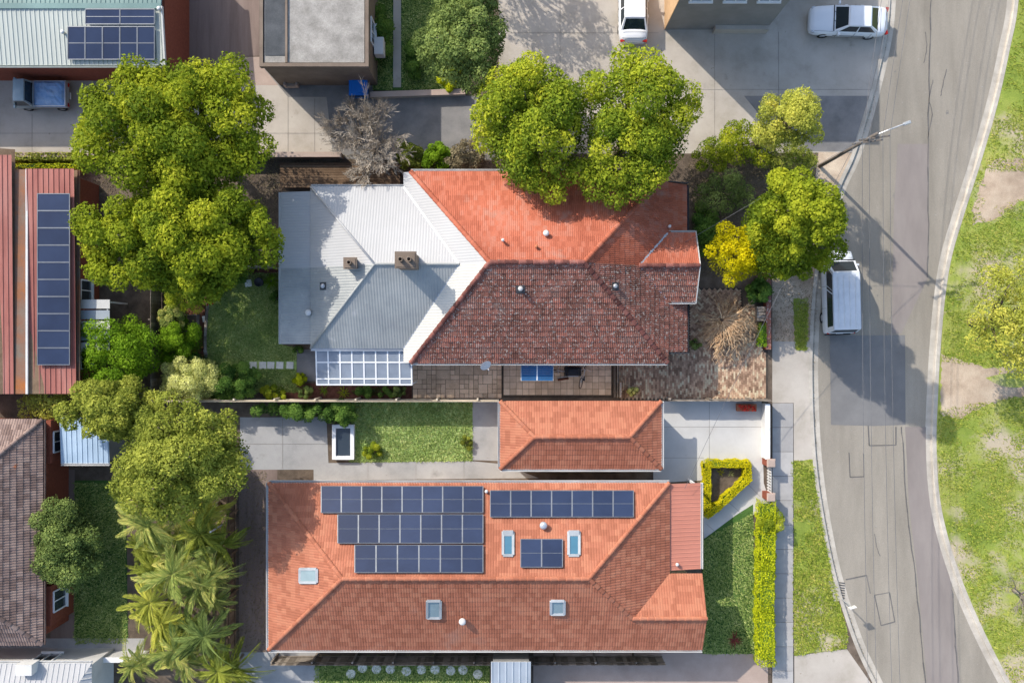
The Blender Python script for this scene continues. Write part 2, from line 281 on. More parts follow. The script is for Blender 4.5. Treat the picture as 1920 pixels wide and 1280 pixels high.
M['sandstone'] = mat('sandstone_paver', [(0.528, 0.385, 0.256), (0.66, 0.485, 0.328), (0.748, 0.555, 0.378), (0.825, 0.625, 0.433)], scale=2.5, fine=20, fine_amt=.2, rnd=.32, bump=.2, contrast=(.2, .85))
M['paver'] = mat('square_paver', [(0.515, 0.405, 0.294), (0.623, 0.495, 0.365), (0.729, 0.594, 0.446)], scale=1.6, fine=25, fine_amt=.12, rnd=.2, big_amt=.15, bump=.15)
M['paver_pale'] = mat('pale_slab', [(0.6, 0.585, 0.525), (0.75, 0.735, 0.66)], scale=3, fine_amt=.15, rnd=.2)
M['brick_pave'] = mat('brick_paver', [(0.222, 0.137, 0.09), (0.359, 0.231, 0.154), (0.528, 0.351, 0.234), (0.607, 0.527, 0.36)], scale=1.4, fine=25, fine_amt=.2, rnd=.34, big=.5, big_amt=.18, bump=.2, contrast=(.15, .85))
M['joint'] = mat('concrete_joint', [(.2, .185, .165), (.27, .25, .22)], scale=2, fine_amt=.2)
M['mortar_dark'] = mat('dark_joint', [(.05, .04, .032), (.085, .07, .055)], scale=3, fine_amt=.3)
M['bark'] = mat('bark', [(.1, .078, .058), (.17, .135, .105)], scale=5, fine_amt=.3, rough=.9)
M['bark_pale'] = mat('pale_bark', [(.22, .19, .155), (.32, .28, .23)], scale=5, fine_amt=.25, rough=.9)
M['twig'] = mat('grey_twig', [(0.27, 0.23, 0.182), (0.392, 0.338, 0.27)], scale=3, fine_amt=.2, rnd=.3, rough=.9)
M['straw'] = mat('golden_twig', [(0.383, 0.232, 0.121), (0.561, 0.36, 0.203), (0.663, 0.475, 0.283)], scale=2, fine_amt=.2, rnd=.4, rough=.8)
M['terracotta'] = mat('terracotta', [(.36, .12, .06), (.44, .16, .08)], scale=3, fine_amt=.15)
M['flower_red'] = mat('red_flower', [(.5, .03, .02), (.6, .06, .03)], scale=5)
M['grass_tuft'] = leaf_mat('grass_tuft', [(0.091, 0.149, 0.034), (0.213, 0.315, 0.074), (0.363, 0.432, 0.132), (0.606, 0.631, 0.265)], trans=.2)
M['grass_bright'] = leaf_mat('grass_bright', [(0.144, 0.215, 0.02), (0.242, 0.321, 0.04), (0.354, 0.387, 0.059), (0.5, 0.428, 0.119)], trans=.2)
M['L_yellowgreen'] = leaf_mat('leaf_yellow_green', [(0.058, 0.104, 0.008), (0.168, 0.234, 0.016), (0.317, 0.374, 0.022), (0.495, 0.515, 0.035)])
M['L_green'] = leaf_mat('leaf_green', [(0.055, 0.101, 0.01), (0.183, 0.262, 0.021), (0.364, 0.426, 0.03), (0.576, 0.58, 0.043)])
M['L_bright'] = leaf_mat('leaf_bright', [(0.059, 0.146, 0.009), (0.167, 0.3, 0.014), (0.294, 0.455, 0.026)])
M['L_pale'] = leaf_mat('leaf_pale', [(0.185, 0.216, 0.032), (0.37, 0.396, 0.064), (0.554, 0.561, 0.095), (0.684, 0.621, 0.117)])
M['L_yellow'] = leaf_mat('leaf_yellow', [(0.248, 0.24, 0.002), (0.529, 0.479, 0.005), (0.827, 0.702, 0.009)])
M['L_hedge'] = leaf_mat('leaf_hedge', [(0.103, 0.161, 0.007), (0.31, 0.38, 0.014), (0.575, 0.621, 0.018), (0.759, 0.759, 0.034)])
M['L_gold'] = leaf_mat('leaf_gold', [(0.345, 0.333, 0.007), (0.644, 0.575, 0.011), (0.862, 0.759, 0.023)])
M['L_greygreen'] = leaf_mat('leaf_grey_green', [(0.046, 0.074, 0.021), (0.127, 0.179, 0.047), (0.232, 0.307, 0.081), (0.36, 0.434, 0.125)])
M['L_olive'] = leaf_mat('leaf_olive', [(0.077, 0.102, 0.015), (0.197, 0.239, 0.033), (0.35, 0.386, 0.059), (0.503, 0.522, 0.091)])
M['L_dark'] = leaf_mat('leaf_dark', [(0.036, 0.079, 0.014), (0.079, 0.163, 0.028), (0.149, 0.267, 0.046), (0.267, 0.402, 0.073)])
M['L_cream'] = leaf_mat('leaf_cream', [(0.178, 0.211, 0.054), (0.444, 0.478, 0.15), (0.734, 0.734, 0.266), (0.9, 0.9, 0.39)])
M['L_frond'] = leaf_mat('leaf_frond', [(0.103, 0.15, 0.038), (0.255, 0.325, 0.078), (0.46, 0.498, 0.131), (0.715, 0.625, 0.193)])
M['L_brown'] = leaf_mat('leaf_brown', [(0.12, 0.096, 0.053), (0.228, 0.186, 0.106), (0.336, 0.282, 0.163)], trans=.15)
M['L_red'] = leaf_mat('leaf_red', [(.1, .02, .015), (.22, .045, .04), (.32, .1, .08)])
# ------------------------------------------------------------------ ground sheets
def sheet(name, pts, z, m, kind='structure', px=True, parent=None, label=None):
    P = [W(*p, z) if px else Vector((p[0], p[1], z)) for p in pts]
    bm = bmesh.new(); vs = [bm.verts.new(p) for p in P]; f = bm.faces.new(vs)
    bm.normal_update()
    if f.normal.z < 0: bmesh.ops.reverse_faces(bm, faces=[f])
    bmesh.ops.triangulate(bm, faces=bm.faces[:])
    o0 = WL[parent] if parent is not None else Vector((sum(p.x for p in P) / len(P), sum(p.y for p in P) / len(P), z))
    bmesh.ops.translate(bm, verts=bm.verts[:], vec=-o0)
    me = bpy.data.meshes.new(name); bm.to_mesh(me); bm.free(); set_mats(me, m)
    o = link(name, me, parent, o0)
    if parent is None: tag(o, label, None, None, kind)
    return o
def rough(pts, n=6, amp=5.0):
    out = []; m = len(pts)
    for i in range(m):
        a, b = pts[i], pts[(i + 1) % m]; l = math.hypot(b[0] - a[0], b[1] - a[1]); k = max(1, int(l / n))
        for j in range(k): u = j / k; out.append((a[0] + (b[0] - a[0]) * u + random.uniform(-amp, amp), a[1] + (b[1] - a[1]) * u + random.uniform(-amp, amp)))
    return out
def spline(pts, n=8):
    out = []
    for i in range(len(pts) - 1):
        p0 = pts[max(i - 1, 0)]; p1 = pts[i]; p2 = pts[i + 1]; p3 = pts[min(i + 2, len(pts) - 1)]
        for k in range(n):
            t = k / n; q = []
            for a in range(2):
                q.append(.5 * (2 * p1[a] + (p2[a] - p0[a]) * t + (2 * p0[a] - 5 * p1[a] + 4 * p2[a] - p3[a]) * t * t + (3 * p1[a] - p0[a] - 3 * p2[a] + p3[a]) * t ** 3))
            out.append(tuple(q))
    out.append(tuple(pts[-1])); return out
def inpoly(x, y, P):
    c = np.zeros(len(x), bool); n = len(P)
    for i in range(n):
        x1, y1 = P[i]; x2, y2 = P[(i + 1) % n]
        if y1 == y2: continue
        c ^= ((y1 > y) != (y2 > y)) & (x < (x2 - x1) * (y - y1) / (y2 - y1) + x1)
    return c
def tufts(name, polys, z, n, m, label, size=(.06, .16), excl=(), patchy=0):
    """grass blades as short leaning triangles spread over pixel polygons"""
    V = []; rr = []
    tot = 0; areas = []
    for P in polys:
        xs = [p[0] for p in P]; ys = [p[1] for p in P]; areas.append((max(xs) - min(xs)) * (max(ys) - min(ys)))
    for P, a in zip(polys, areas):
        k = int(n * a / sum(areas)); xs = [p[0] for p in P]; ys = [p[1] for p in P]
        x = np.random.uniform(min(xs), max(xs), k); y = np.random.uniform(min(ys), max(ys), k); ok = inpoly(x, y, P)
        for E in excl: ok &= ~inpoly(x, y, E)
        if patchy:
            w_ = sum(np.sin(x * math.cos(t) * f + y * math.sin(t) * f + t * 9) for t, f in ((.3, .045), (1.4, .06), (2.2, .035), (2.9, .09), (.9, .13), (1.9, .17))); ok &= (w_ > patchy - 2.2) & ((w_ > patchy) | (np.random.uniform(0, 1, k) < .35))
        x, y = x[ok], y[ok]; k = len(x); s = K * H
        c = np.stack([(x - 960) * s, (640 - y) * s, np.full(k, z)], 1)
        an = np.random.uniform(0, 6.28, k); ln = np.random.uniform(*size, k); d = np.stack([np.cos(an), np.sin(an), np.random.uniform(.3, 1.2, k)], 1) * ln[:, None]
        b = np.stack([-np.sin(an), np.cos(an), np.zeros(k)], 1) * (ln * .22)[:, None]
        V.append(np.stack([c - b, c + b, c + d], 1).reshape(-1, 3)); rr.append(np.clip(np.random.normal(.5, .22, k), 0, 1))
    o = fast_mesh(name, np.concatenate(V), 3, np.concatenate(rr), m); return tag(o, label, None, None, 'stuff')

# ------------------------------------------------------------------ roofs
class Face:
    """a roof plane: poly counter-clockwise from above, first edge is the eave"""
    def __init__(s, poly):
        s.poly = [Vector(p) for p in poly]; s.o = s.poly[0]; s.u = (s.poly[1] - s.poly[0]).normalized()
        s.n = s.u.cross(s.poly[2] - s.poly[0]).normalized(); s.v = s.n.cross(s.u)
        assert s.n.z > 0, poly
        s.p2 = [((p - s.o).dot(s.u), (p - s.o).dot(s.v)) for p in s.poly]
        s.rot = Matrix((s.u, s.v, s.n)).transposed().to_quaternion()
    def w(s, a, b, c=0.0): return s.o + s.u * a + s.v * b + s.n * c
    def at(s, px, py, off=0.0):
        """point of this plane that the photo shows at a pixel"""
        d = Vector(((px - 960) * K, (640 - py) * K, -1)); c = Vector((0, 0, H)); t = (s.o + s.n * off - c).dot(s.n) / d.dot(s.n); return c + d * t
    def z(s, x, y): return s.o.z - (s.n.x * (x - s.o.x) + s.n.y * (y - s.o.y)) / s.n.z
    def inside(s, a, b, m=0.0):
        n = len(s.p2)
        for i in range(n):
            x1, y1 = s.p2[i]; x2, y2 = s.p2[(i + 1) % n]; l = math.hypot(x2 - x1, y2 - y1)
            if ((x2 - x1) * (b - y1) - (y2 - y1) * (a - x1)) / l < m: return False
        return True
    def clip(s, bm):
        n = len(s.p2)
        for i in range(n):
            x1, y1 = s.p2[i]; x2, y2 = s.p2[(i + 1) % n]
            bmesh.ops.bisect_plane(bm, geom=bm.verts[:] + bm.edges[:] + bm.faces[:], dist=1e-5, plane_co=(x1, y1, 0), plane_no=(y2 - y1, -(x2 - x1), 0), clear_outer=True)
TILE_CACHE = {}
def tile_geo(cw, ch, rel=1.0):
    prof = [(0, .012), (.14, .034), (.3, .03), (.46, .008), (.6, .03), (.78, .034), (.93, .012), (1.0, .012)]
    prof = [(t, h * rel) for t, h in prof]; vs = []; n = len(prof)
    for t, h in prof: vs.append((t * cw, -.02, h - .012))
    for t, h in prof: vs.append((t * cw, -.02, h + .028 * rel))
    for t, h in prof: vs.append((t * cw, ch, h))
    fs = [(i, i + 1, n + i + 1, n + i) for i in range(n - 1)] + [(n + i, n + i + 1, 2 * n + i + 1, 2 * n + i) for i in range(n - 1)]
    return vs, fs
def tile_face(F, roof, m, cw=.215, ch=.35, pieces=0, jit=.006, rel=1.0):
    """courses of interlocking tiles; `pieces` of them as parts of their own, cut ones and the rest joined"""
    vs0, fs0 = tile_geo(cw, ch, rel); umax = max(p[0] for p in F.p2); umin = min(p[0] for p in F.p2); vmax = max(p[1] for p in F.p2)
    whole = []; bm = bmesh.new(); lay = bm.faces.layers.float.new('rnd')
    for r in range(int(vmax / ch) + 1):
        off = (cw / 2) * (r % 2)
        for c in range(int(umin / cw) - 2, int(umax / cw) + 2):
            a, b = c * cw + off, r * ch
            cs = [F.inside(a + x, b + y) for x in (0, cw) for y in (0, ch)]
            if all(cs): whole.append((a, b))
            elif any(cs) or F.inside(a + cw / 2, b + ch / 2):
                q = random.random(); bv = [bm.verts.new((x + a, y + b, z)) for x, y, z in vs0]
                for f in fs0: bm.faces.new([bv[i] for i in f])[lay] = q
    F.clip(bm)
    mb = MB()
    bm.verts.index_update()
    mb.v = [tuple(F.w(*v.co)) for v in bm.verts]
    for f in bm.faces: mb.f.append([v.index for v in f.verts]); mb.r.append(f[lay]); mb.m.append(0)
    bm.free()
    ctr = Vector((0, 0, H)); whole.sort(key=lambda ab: (F.w(ab[0], ab[1]).xy).length)
    key = (cw, ch, m.name)
    if pieces and key not in TILE_CACHE:
        me = bpy.data.meshes.new('roof_tile'); me.from_pydata(vs0, [], fs0); set_mats(me, m); me.polygons.foreach_set('use_smooth', [False] * len(fs0)); me.update(); TILE_CACHE[key] = me
    for i, (a, b) in enumerate(whole):
        dz = random.uniform(-jit, jit)
        if i < pieces: link('roof_tile', TILE_CACHE[key], roof, F.w(a, b, dz), F.rot)
        else: mb.add([F.w(x + a, y + b, z + dz) for x, y, z in vs0], fs0, random.random())
    if mb.f: tag(mb.build('roof_tile_courses', m, roof), kind='stuff')
def sheet_face(F, m, name, parent, pitch=.16, amp=.008, kind='wave', lift=.02):
    """ribbed or corrugated metal over a roof plane, ribs running up the slope"""
    umax = max(p[0] for p in F.p2); umin = min(p[0] for p in F.p2); vmax = max(p[1] for p in F.p2)
    if kind == 'wave': prof = [(k / 6, amp * math.sin(2 * math.pi * k / 6)) for k in range(6)]
    else: prof = [(0, 0), (.1, amp), (.22, amp), (.32, 0)]
    bm = bmesh.new(); us = []; u = umin - pitch
    while u < umax + pitch:
        for t, h in prof: us.append((u + t * pitch, h))
        u += pitch
    lo = [bm.verts.new((a, -.06, h + lift)) for a, h in us]; hi = [bm.verts.new((a, vmax + .1, h + lift)) for a, h in us]
    for i in range(len(us) - 1): bm.faces.new((lo[i], lo[i + 1], hi[i + 1], hi[i]))
    F.clip(bm); bm.verts.index_update(); mb = MB(); mb.v = [tuple(F.w(*v.co)) for v in bm.verts]
    for f in bm.faces: mb.f.append([v.index for v in f.verts]); mb.r.append(.5); mb.m.append(0)
    bm.free(); return mb.build(name, m, parent, smooth=(kind == 'wave'))
def deck(parent, faces, m, drop=.02, name='roof'):
    mb = MB()
    for F in faces: mb.add([p - F.n * drop for p in F.poly], [tuple(range(len(F.poly)))])
    return mb.build(name, m, parent)
CAP = {}
def caps(roof, p0, p1, m, rad=.13, step=.4, name='ridge_cap', lift=.035):
    p0, p1 = Vector(p0), Vector(p1); d = p1 - p0; n = max(1, int(round(d.length / step))); st = d.length / n; q = d.to_track_quat('X', 'Z'); key = (m.name, round(st, 3), rad)
    if key not in CAP:
        mb = MB(); ks = 6; vs = []
        for x, rr in ((0, rad * 1.1), (.05, rad * 1.1), (st + .02, rad * .92)):
            for k in range(ks + 1):
                t = math.pi * k / ks; vs.append((x, rr * math.cos(t), rr * math.sin(t) * .8))
        fs = []
        for i in range(2):
            for k in range(ks): a = i * (ks + 1) + k; fs.append((a, a + ks + 1, a + ks + 2, a + 1))
        fs.append(tuple(range(ks + 1)))
        me = bpy.data.meshes.new(name); me.from_pydata(vs, [], fs); set_mats(me, m); me.polygons.foreach_set('use_smooth', [True] * len(fs)); me.update(); CAP[key] = me
    for i in range(n): link(name, CAP[key], roof, p0 + d * (i / n) + Vector((0, 0, lift - .03)), q)
def gutter(parent, p0, p1, m, out=None, w=.13, h=.11):
    """open eaves gutter: floor and two lips"""
    p0, p1 = Vector(p0), Vector(p1); d = (p1 - p0).normalized(); o = Vector((d.y, -d.x, 0)) if out is None else Vector(out); mb = MB()
    for a, b, ww, hh in ((.012, -.035, .02, h), (w, -.035, .022, h), (w / 2, -.035 - h / 2, w, .015)):
        mb.bar(p0 + o * a + Vector((0, 0, b)), p1 + o * a + Vector((0, 0, b)), ww, hh)
    return mb.build('gutter', m, parent)
def walls(parent, poly, z1, m, z0=0.0, name='wall'):
    mb = MB(); mb.prism([(p[0], p[1]) for p in poly], z0, z1); return mb.build(name, m, parent)
def window(parent, c, w, h, facing, frame=None, pane=None, name='window'):
    """framed window on a wall; facing is one of E W N S"""
    d = {'E': Vector((1, 0, 0)), 'W': Vector((-1, 0, 0)), 'N': Vector((0, 1, 0)), 'S': Vector((0, -1, 0))}[facing]; a = Vector((-d.y, d.x, 0)); c = Vector(c); up = Vector((0, 0, 1)); mb = MB(); t = .07
    for s in (-1, 1):
        mb.bar(c + a * (s * w / 2) - up * (h / 2) + d * .03, c + a * (s * w / 2) + up * (h / 2) + d * .03, t, .08)
        mb.bar(c - a * (w / 2) + up * (s * h / 2) + d * .032, c + a * (w / 2) + up * (s * h / 2) + d * .032, .085, t)
    mb.bar(c - up * (h / 2) + d * .028, c + up * (h / 2) + d * .028, .05, .06)
    mb.bar(c - a * (w / 2 + .08) - up * (h / 2 + .06) + d * .07, c + a * (w / 2 + .08) - up * (h / 2 + .06) + d * .07, .16, .06)
    o = mb.build(name, frame or M['white_paint'], parent)
    g = MB(); g.add([c - a * w / 2 - up * h / 2 + d * .012, c + a * w / 2 - up * h / 2 + d * .012, c + a * w / 2 + up * h / 2 + d * .012, c - a * w / 2 + up * h / 2 + d * .012], [(0, 1, 2, 3)]); g.build('pane', pane or M['glass_dark'], o)
    return o
def skylight(parent, F, x0, y0, x1, y1, pane, name='skylight', hood=False):
    """pixel box on a roof plane"""
    c = [F.at(x, y, .06) for x, y in ((x0, y1), (x1, y1), (x1, y0), (x0, y0))]; mb = MB()
    for i in range(4): mb.bar(c[i] - F.n * .02, c[(i + 1) % 4] - F.n * .02, .14, .16)
    if hood: mb.bar(c[3] + (c[0] - c[3]) * .08 + F.n * .06, c[2] + (c[1] - c[2]) * .08 + F.n * .06, .3, .1)
    o = mb.build(name, M['frame_grey'], parent)
    g = MB(); g.add([p + F.n * .02 for p in c], [(0, 1, 2, 3)]); g.build('pane', pane, o); return o
def roof_vent(parent, F, px, py, r=.16, h=.32, m=None, name='roof_vent', flash=None):
    p = F.at(px, py, h * .7); b = Vector((p.x, p.y, F.z(p.x, p.y))); mb = MB()
    mb.lathe(b - Vector((0, 0, .1)), [(r * .6, 0), (r * .6, .1 + h * .5), (r * .95, .1 + h * .55), (r, .1 + h * .8), (r * .75, .1 + h * .97), (r * .2, .1 + h)], 14)
    o = mb.build(name, m or M['steel'], parent, smooth=True)
    if flash:
        f = MB(); c = [b + F.u * (s * r * 1.7) + F.v * (t * r * 1.7) + F.n * .06 for s, t in ((-1, -1), (1, -1), (1, 1), (-1, 1))]; f.add(c + [q - F.n * .02 for q in c], [(0, 1, 2, 3), (0, 4, 5, 1), (1, 5, 6, 2), (2, 6, 7, 3), (3, 7, 4, 0)]); f.build('flashing', flash, o)
    return o
SOLAR = {}
def solar_array(F, rows, label, split=1, off=.16, name='solar_array'):
    """rows of pixel boxes (x0,y0,x1,y1,count); every panel is a part with its own frame"""
    x0, y0, x1, y1, n = rows[0][:5]; t = thing(name, F.at((x0 + x1) / 2, (y0 + y1) / 2), label, 'solar panels', 'solar arrays on the roofs')
    rail = MB()
    for x0, y0, x1, y1, n, *vert in rows:
        A = F.at(x0, y1, off); B = F.at(x1, y1, off); C = F.at(x1, y0, off); D = F.at(x0, y0, off)
        for k in range(n):
            if vert: a, d = A + (D - A) * (k / n), A + (D - A) * ((k + 1) / n); b, c = B + (C - B) * (k / n), B + (C - B) * ((k + 1) / n)
            else: a, b = A + (B - A) * (k / n), A + (B - A) * ((k + 1) / n); d, c = D + (C - D) * (k / n), D + (C - D) * ((k + 1) / n)
            ex, ey = (b - a), (d - a); g = .012
            q = [a + ex.normalized() * g + ey.normalized() * g, b - ex.normalized() * g + ey.normalized() * g, c - ex.normalized() * g - ey.normalized() * g, d + ex.normalized() * g - ey.normalized() * g]
            mb = MB(); mb.add(q + [p - F.n * .04 for p in q], [(0, 1, 2, 3), (0, 4, 5, 1), (1, 5, 6, 2), (2, 6, 7, 3), (3, 7, 4, 0), (7, 6, 5, 4)], random.random()); pan = mb.build('solar_panel', M['solar'], t)
            fr = MB(); lift = F.n * .006
            for i in range(4): fr.bar(q[i] + lift, q[(i + 1) % 4] + lift, .045, .03)
            if split == 1: m0, m1 = (q[0] + q[3]) / 2, (q[1] + q[2]) / 2
            elif split == 2: m0, m1 = (q[0] + q[1]) / 2, (q[3] + q[2]) / 2
            if split: fr.bar(m0 + F.n * .004, m1 + F.n * .004, .03, .012)
            fr.build('frame', M['solar_frame'], pan)
        for s in (.25, .75): rail.bar(A + (D - A) * s - F.n * .08, B + (C - B) * s - F.n * .08, .05, .05)
    rail.build('mounting_rail', M['steel'], t)
    return t

# ------------------------------------------------------------------ plants
def leaf_quads(c, nrm, size, asp=.55):
    n = len(c); r = np.random.normal(size=(n, 3)); t = np.cross(nrm, r); t /= np.linalg.norm(t, axis=1)[:, None] + 1e-9; b = np.cross(nrm, t)
    s = size[:, None]; return np.stack([c - t * s, c - b * s * asp, c + t * s, c + b * s * asp], 1).reshape(-1, 3)
def crown_points(rx, ry, zc, hz, n_cl, cl_r, leaves, seed, flat=.75, inner=.2, lump=.18):
    rs = np.random.RandomState(seed); ph = rs.uniform(0, 6.28, 4); pts = []
    tries = 0; sep = 1.15 / math.sqrt(n_cl)
    while len(pts) < n_cl and tries < 6000:
        tries += 1; r = math.sqrt(rs.uniform(0, 1)) * .86; a = rs.uniform(0, 6.283)
        x, y = r * math.cos(a), r * math.sin(a)
        if all((x - q[0]) ** 2 + (y - q[1]) ** 2 > sep ** 2 for q in pts): pts.append((x, y))
        elif tries % 400 == 0: sep *= .85
    C, N, RR = [], [], []; cl = []
    for x, y in pts:
        if rs.uniform() < .12: continue
        r = math.hypot(x, y); a = math.atan2(y, x); f = 1 + lump * math.sin(2 * a + ph[0]) + lump * .7 * math.sin(3 * a + ph[1]) + lump * .5 * math.sin(5 * a + ph[2])
        f = min(f, 1.12); z = zc + hz * math.sqrt(max(0, 1 - r * r)) * rs.uniform(.42, 1.0) - hz * .15
        cr = cl_r * rs.uniform(.72, 1.25); cx, cy = x * rx * f, y * ry * f; cl.append((cx, cy, z, cr))
        k = int(leaves * (cr / cl_r) ** 2); d = rs.normal(size=(k, 3)); d[:, 2] = np.abs(d[:, 2]) * 1.0 - .25; d /= np.linalg.norm(d, axis=1)[:, None]
        rad = cr * (1 - .45 * rs.uniform(0, 1, k) ** 2 + .2 * np.clip(rs.normal(size=k) * .5, -.3, 1) * (1 + .8 * np.sin(d[:, 0] * 7 + cx * 9) * np.sin(d[:, 1] * 7 + cy * 9))); p = d * rad[:, None] * np.array([1, 1, flat]) + np.array([cx, cy, z])
        C.append(p); N.append(d * .7 + np.array([0, 0, .4]) + rs.normal(scale=.55, size=(k, 3))); base = rs.uniform(.24, .74)
        RR.append(np.clip(base + .22 * d[:, 2] + rs.normal(scale=.11, size=k) , 0, 1))  # leaf tone painted lighter towards clump tops, like light from above
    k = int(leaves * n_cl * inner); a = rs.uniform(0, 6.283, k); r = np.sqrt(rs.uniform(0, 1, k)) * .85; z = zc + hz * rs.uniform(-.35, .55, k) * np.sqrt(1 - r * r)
    C.append(np.stack([np.cos(a) * r * rx, np.sin(a) * r * ry, z], 1)); N.append(rs.normal(size=(k, 3)) + np.array([0, 0, .6])); RR.append(rs.uniform(0, .4, k))  # inner leaves painted darker, imitating shade inside the crown
    C = np.concatenate(C); N = np.concatenate(N); N /= np.linalg.norm(N, axis=1)[:, None] + 1e-9
    return C, N, np.concatenate(RR), cl
def tree(name, px, py, rx, ry, h, m, label, n_cl=45, leaves=170, leaf=.15, cl=.24, seed=1, bark='bark', group=None, cat='tree', crown_d=.55, lump=.23, inner=.2, flat=.75):
    """crown centre given where the photo shows it; trunk, limbs and a crown of leaf clumps"""
    leaf *= .52; leaves = int(leaves * 3.2); zc = h * (1 - crown_d * .75); s = K * (H - zc - h * .15); c = W(px, py, zc + h * .15); t = thing(name, (c.x, c.y, 0), label, cat, group)
    RX, RY = rx * s, ry * s; hz = h - zc; Rm = (RX + RY) / 2
    C, N, rr, cls = crown_points(RX, RY, zc, hz, n_cl, Rm * cl, leaves, seed, lump=lump, inner=inner, flat=flat)
    np.random.seed(seed); C = C + np.array([c.x, c.y, 0]); q = leaf_quads(C, N, np.clip(np.random.lognormal(-.1, .35, len(C)), .4, 1.9) * leaf)
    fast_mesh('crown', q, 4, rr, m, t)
    rs = random.Random(seed); mb = MB(); b = Vector((c.x, c.y, 0)); r0 = max(.05, .035 * h); top = b + Vector((rs.uniform(-.2, .2), rs.uniform(-.2, .2), zc * .75))
    mb.tube([b - Vector((0, 0, .1)), b + Vector((0, 0, .15)), b + (top - b) * .5 + Vector((rs.uniform(-.1, .1), 0, 0)), top], [r0 * 1.5, r0 * 1.1, r0 * .9, r0 * .75], 8)
    for cx, cy, z, cr in sorted(cls, key=lambda k: -k[3])[:max(6, n_cl // 3)]:
        e = b + Vector((cx, cy, z + cr * rs.choice((-.3, -.3, .2, .75)))); st = b + (top - b) * rs.uniform(.7, 1.0); mid = st + (e - st) * .5 + Vector((0, 0, -.08 * (e - st).length))
        mb.tube([st, mid, e], [r0 * .5, r0 * .3, r0 * .1], 5)
    mb.build('trunk', M[bark], t, smooth=True); return t
def shrub(name, px, py, rx, ry, h, m, label, **k):
    k.setdefault('n_cl', 16); k.setdefault('leaves', 130); k.setdefault('leaf', .1); k.setdefault('cl', .3); k.setdefault('cat', 'shrub'); k.setdefault('crown_d', .95)
    return tree(name, px, py, rx, ry, h, m, label, **k)
def hedge(name, path, w, h, m, label, leaf=.07, dens=260, group=None, closed=False, seed=3):
    """clipped hedge following a pixel path; leaves on a rounded box with a woody core"""
    rs = np.random.RandomState(seed); P = [W(*p, h) for p in path]; P = [Vector((p.x, p.y, 0)) for p in P]
    if closed: P.append(P[0])
    ctr = sum(P, Vector()) / len(P); t = thing(name, (ctr.x, ctr.y, 0), label, 'hedge', group); C, N = [], []; core = MB()
    for a, b in zip(P[:-1], P[1:]):
        d = b - a; l = d.length; d.normalize(); s = Vector((-d.y, d.x, 0)); k = int(l * (w + 2 * h) * dens)
        u = rs.uniform(-w * .3, l + w * .3, k); f = rs.uniform(-(w / 2 + h), w / 2 + h, k); wob = .04 * np.sin(u * 5 + seed) + .03 * np.sin(u * 11)
        top = np.abs(f) < w / 2; off = np.where(top, f, np.sign(f) * (w / 2 + wob)); z = np.where(top, h + wob * .6, h - (np.abs(f) - w / 2))
        off = off * (1 - .25 * np.clip((z - h * .85) / (h * .15), 0, 1) * (np.abs(off) / (w / 2)) ** 6)
        p = np.array(a)[None] + np.outer(u, np.array(d)) + np.outer(off, np.array(s)); p[:, 2] = z + rs.normal(scale=.03, size=k); C.append(p)
        nn = np.outer(np.where(top, 0, np.sign(f)), np.array(s)); nn[:, 2] = np.where(top, 1, .2); N.append(nn + rs.normal(scale=.5, size=(k, 3)))
        for q in np.arange(.2, max(l, .3), .45):
            b0 = a + d * float(q); core.tube([b0 - Vector((0, 0, .05)), b0 + Vector((0, 0, h * .5)), b0 + s * .1 + Vector((0, 0, h * .85))], [.025, .02, .008], 4)
        core.box(((a.x + b.x) / 2, (a.y + b.y) / 2, h * .48), (max(l - .1, .1), w * .7, h * .8), math.atan2(d.y, d.x))
    C = np.concatenate(C); N = np.concatenate(N); N /= np.linalg.norm(N, axis=1)[:, None] + 1e-9
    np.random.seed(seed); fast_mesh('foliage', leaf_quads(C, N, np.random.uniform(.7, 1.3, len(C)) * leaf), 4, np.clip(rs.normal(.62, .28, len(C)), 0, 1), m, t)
    core.build('stems', M['L_dark'], t); return t
FROND = {}
def frond_mesh(var, m):
    key = (var, m.name)
    if key in FROND: return FROND[key]
    rs = random.Random(100 + var); V = []; L = 1.0; pts = []; arch = rs.uniform(.18, .7); rise = rs.uniform(.2, .65); sway = rs.uniform(-.22, .22)
    for i in range(11):
        t = i / 10; pts.append(Vector((t * L, sway * t * t, rise * t - arch * 2.0 * t * t)))
    vs = []; fs = []
    def q(a, b, c, d): k = len(vs); vs.extend([a, b, c, d]); fs.append((k, k + 1, k + 2, k + 3))
    for i in range(10):
        w = .012 * (1 - i / 11); o = Vector((0, w, 0)); q(pts[i] - o, pts[i + 1] - o * .8, pts[i + 1] + o * .8, pts[i] + o)
    for i in range(3, 33):
        t = i / 33; k = min(int(t * 10), 9); p = pts[k] + (pts[k + 1] - pts[k]) * (t * 10 - k); ln = .25 * math.sin(math.pi * min(t * .9 + .12, 1)) ** .6 * rs.uniform(.85, 1.1)
        for s in (-1, 1):
            d = Vector((.95 + .5 * t, s * .62, -.12 - rs.uniform(0, .3))).normalized(); e = p + d * ln; n = Vector((.0, .015, .0))
            q(p, p + d * ln * .45 - n * .9 , e, p + d * ln * .45 + n * .9 + Vector((0, 0, .012)))
    me = bpy.data.meshes.new('frond'); me.from_pydata(vs, [], fs); set_mats(me, m); at = me.attributes.new('rnd', 'FLOAT', 'FACE')
    at.data.foreach_set('value', [min(1, max(0, rs.gauss(.4 + .12 * (var % 4), .16))) for _ in fs]); me.update(); FROND[key] = me; return me
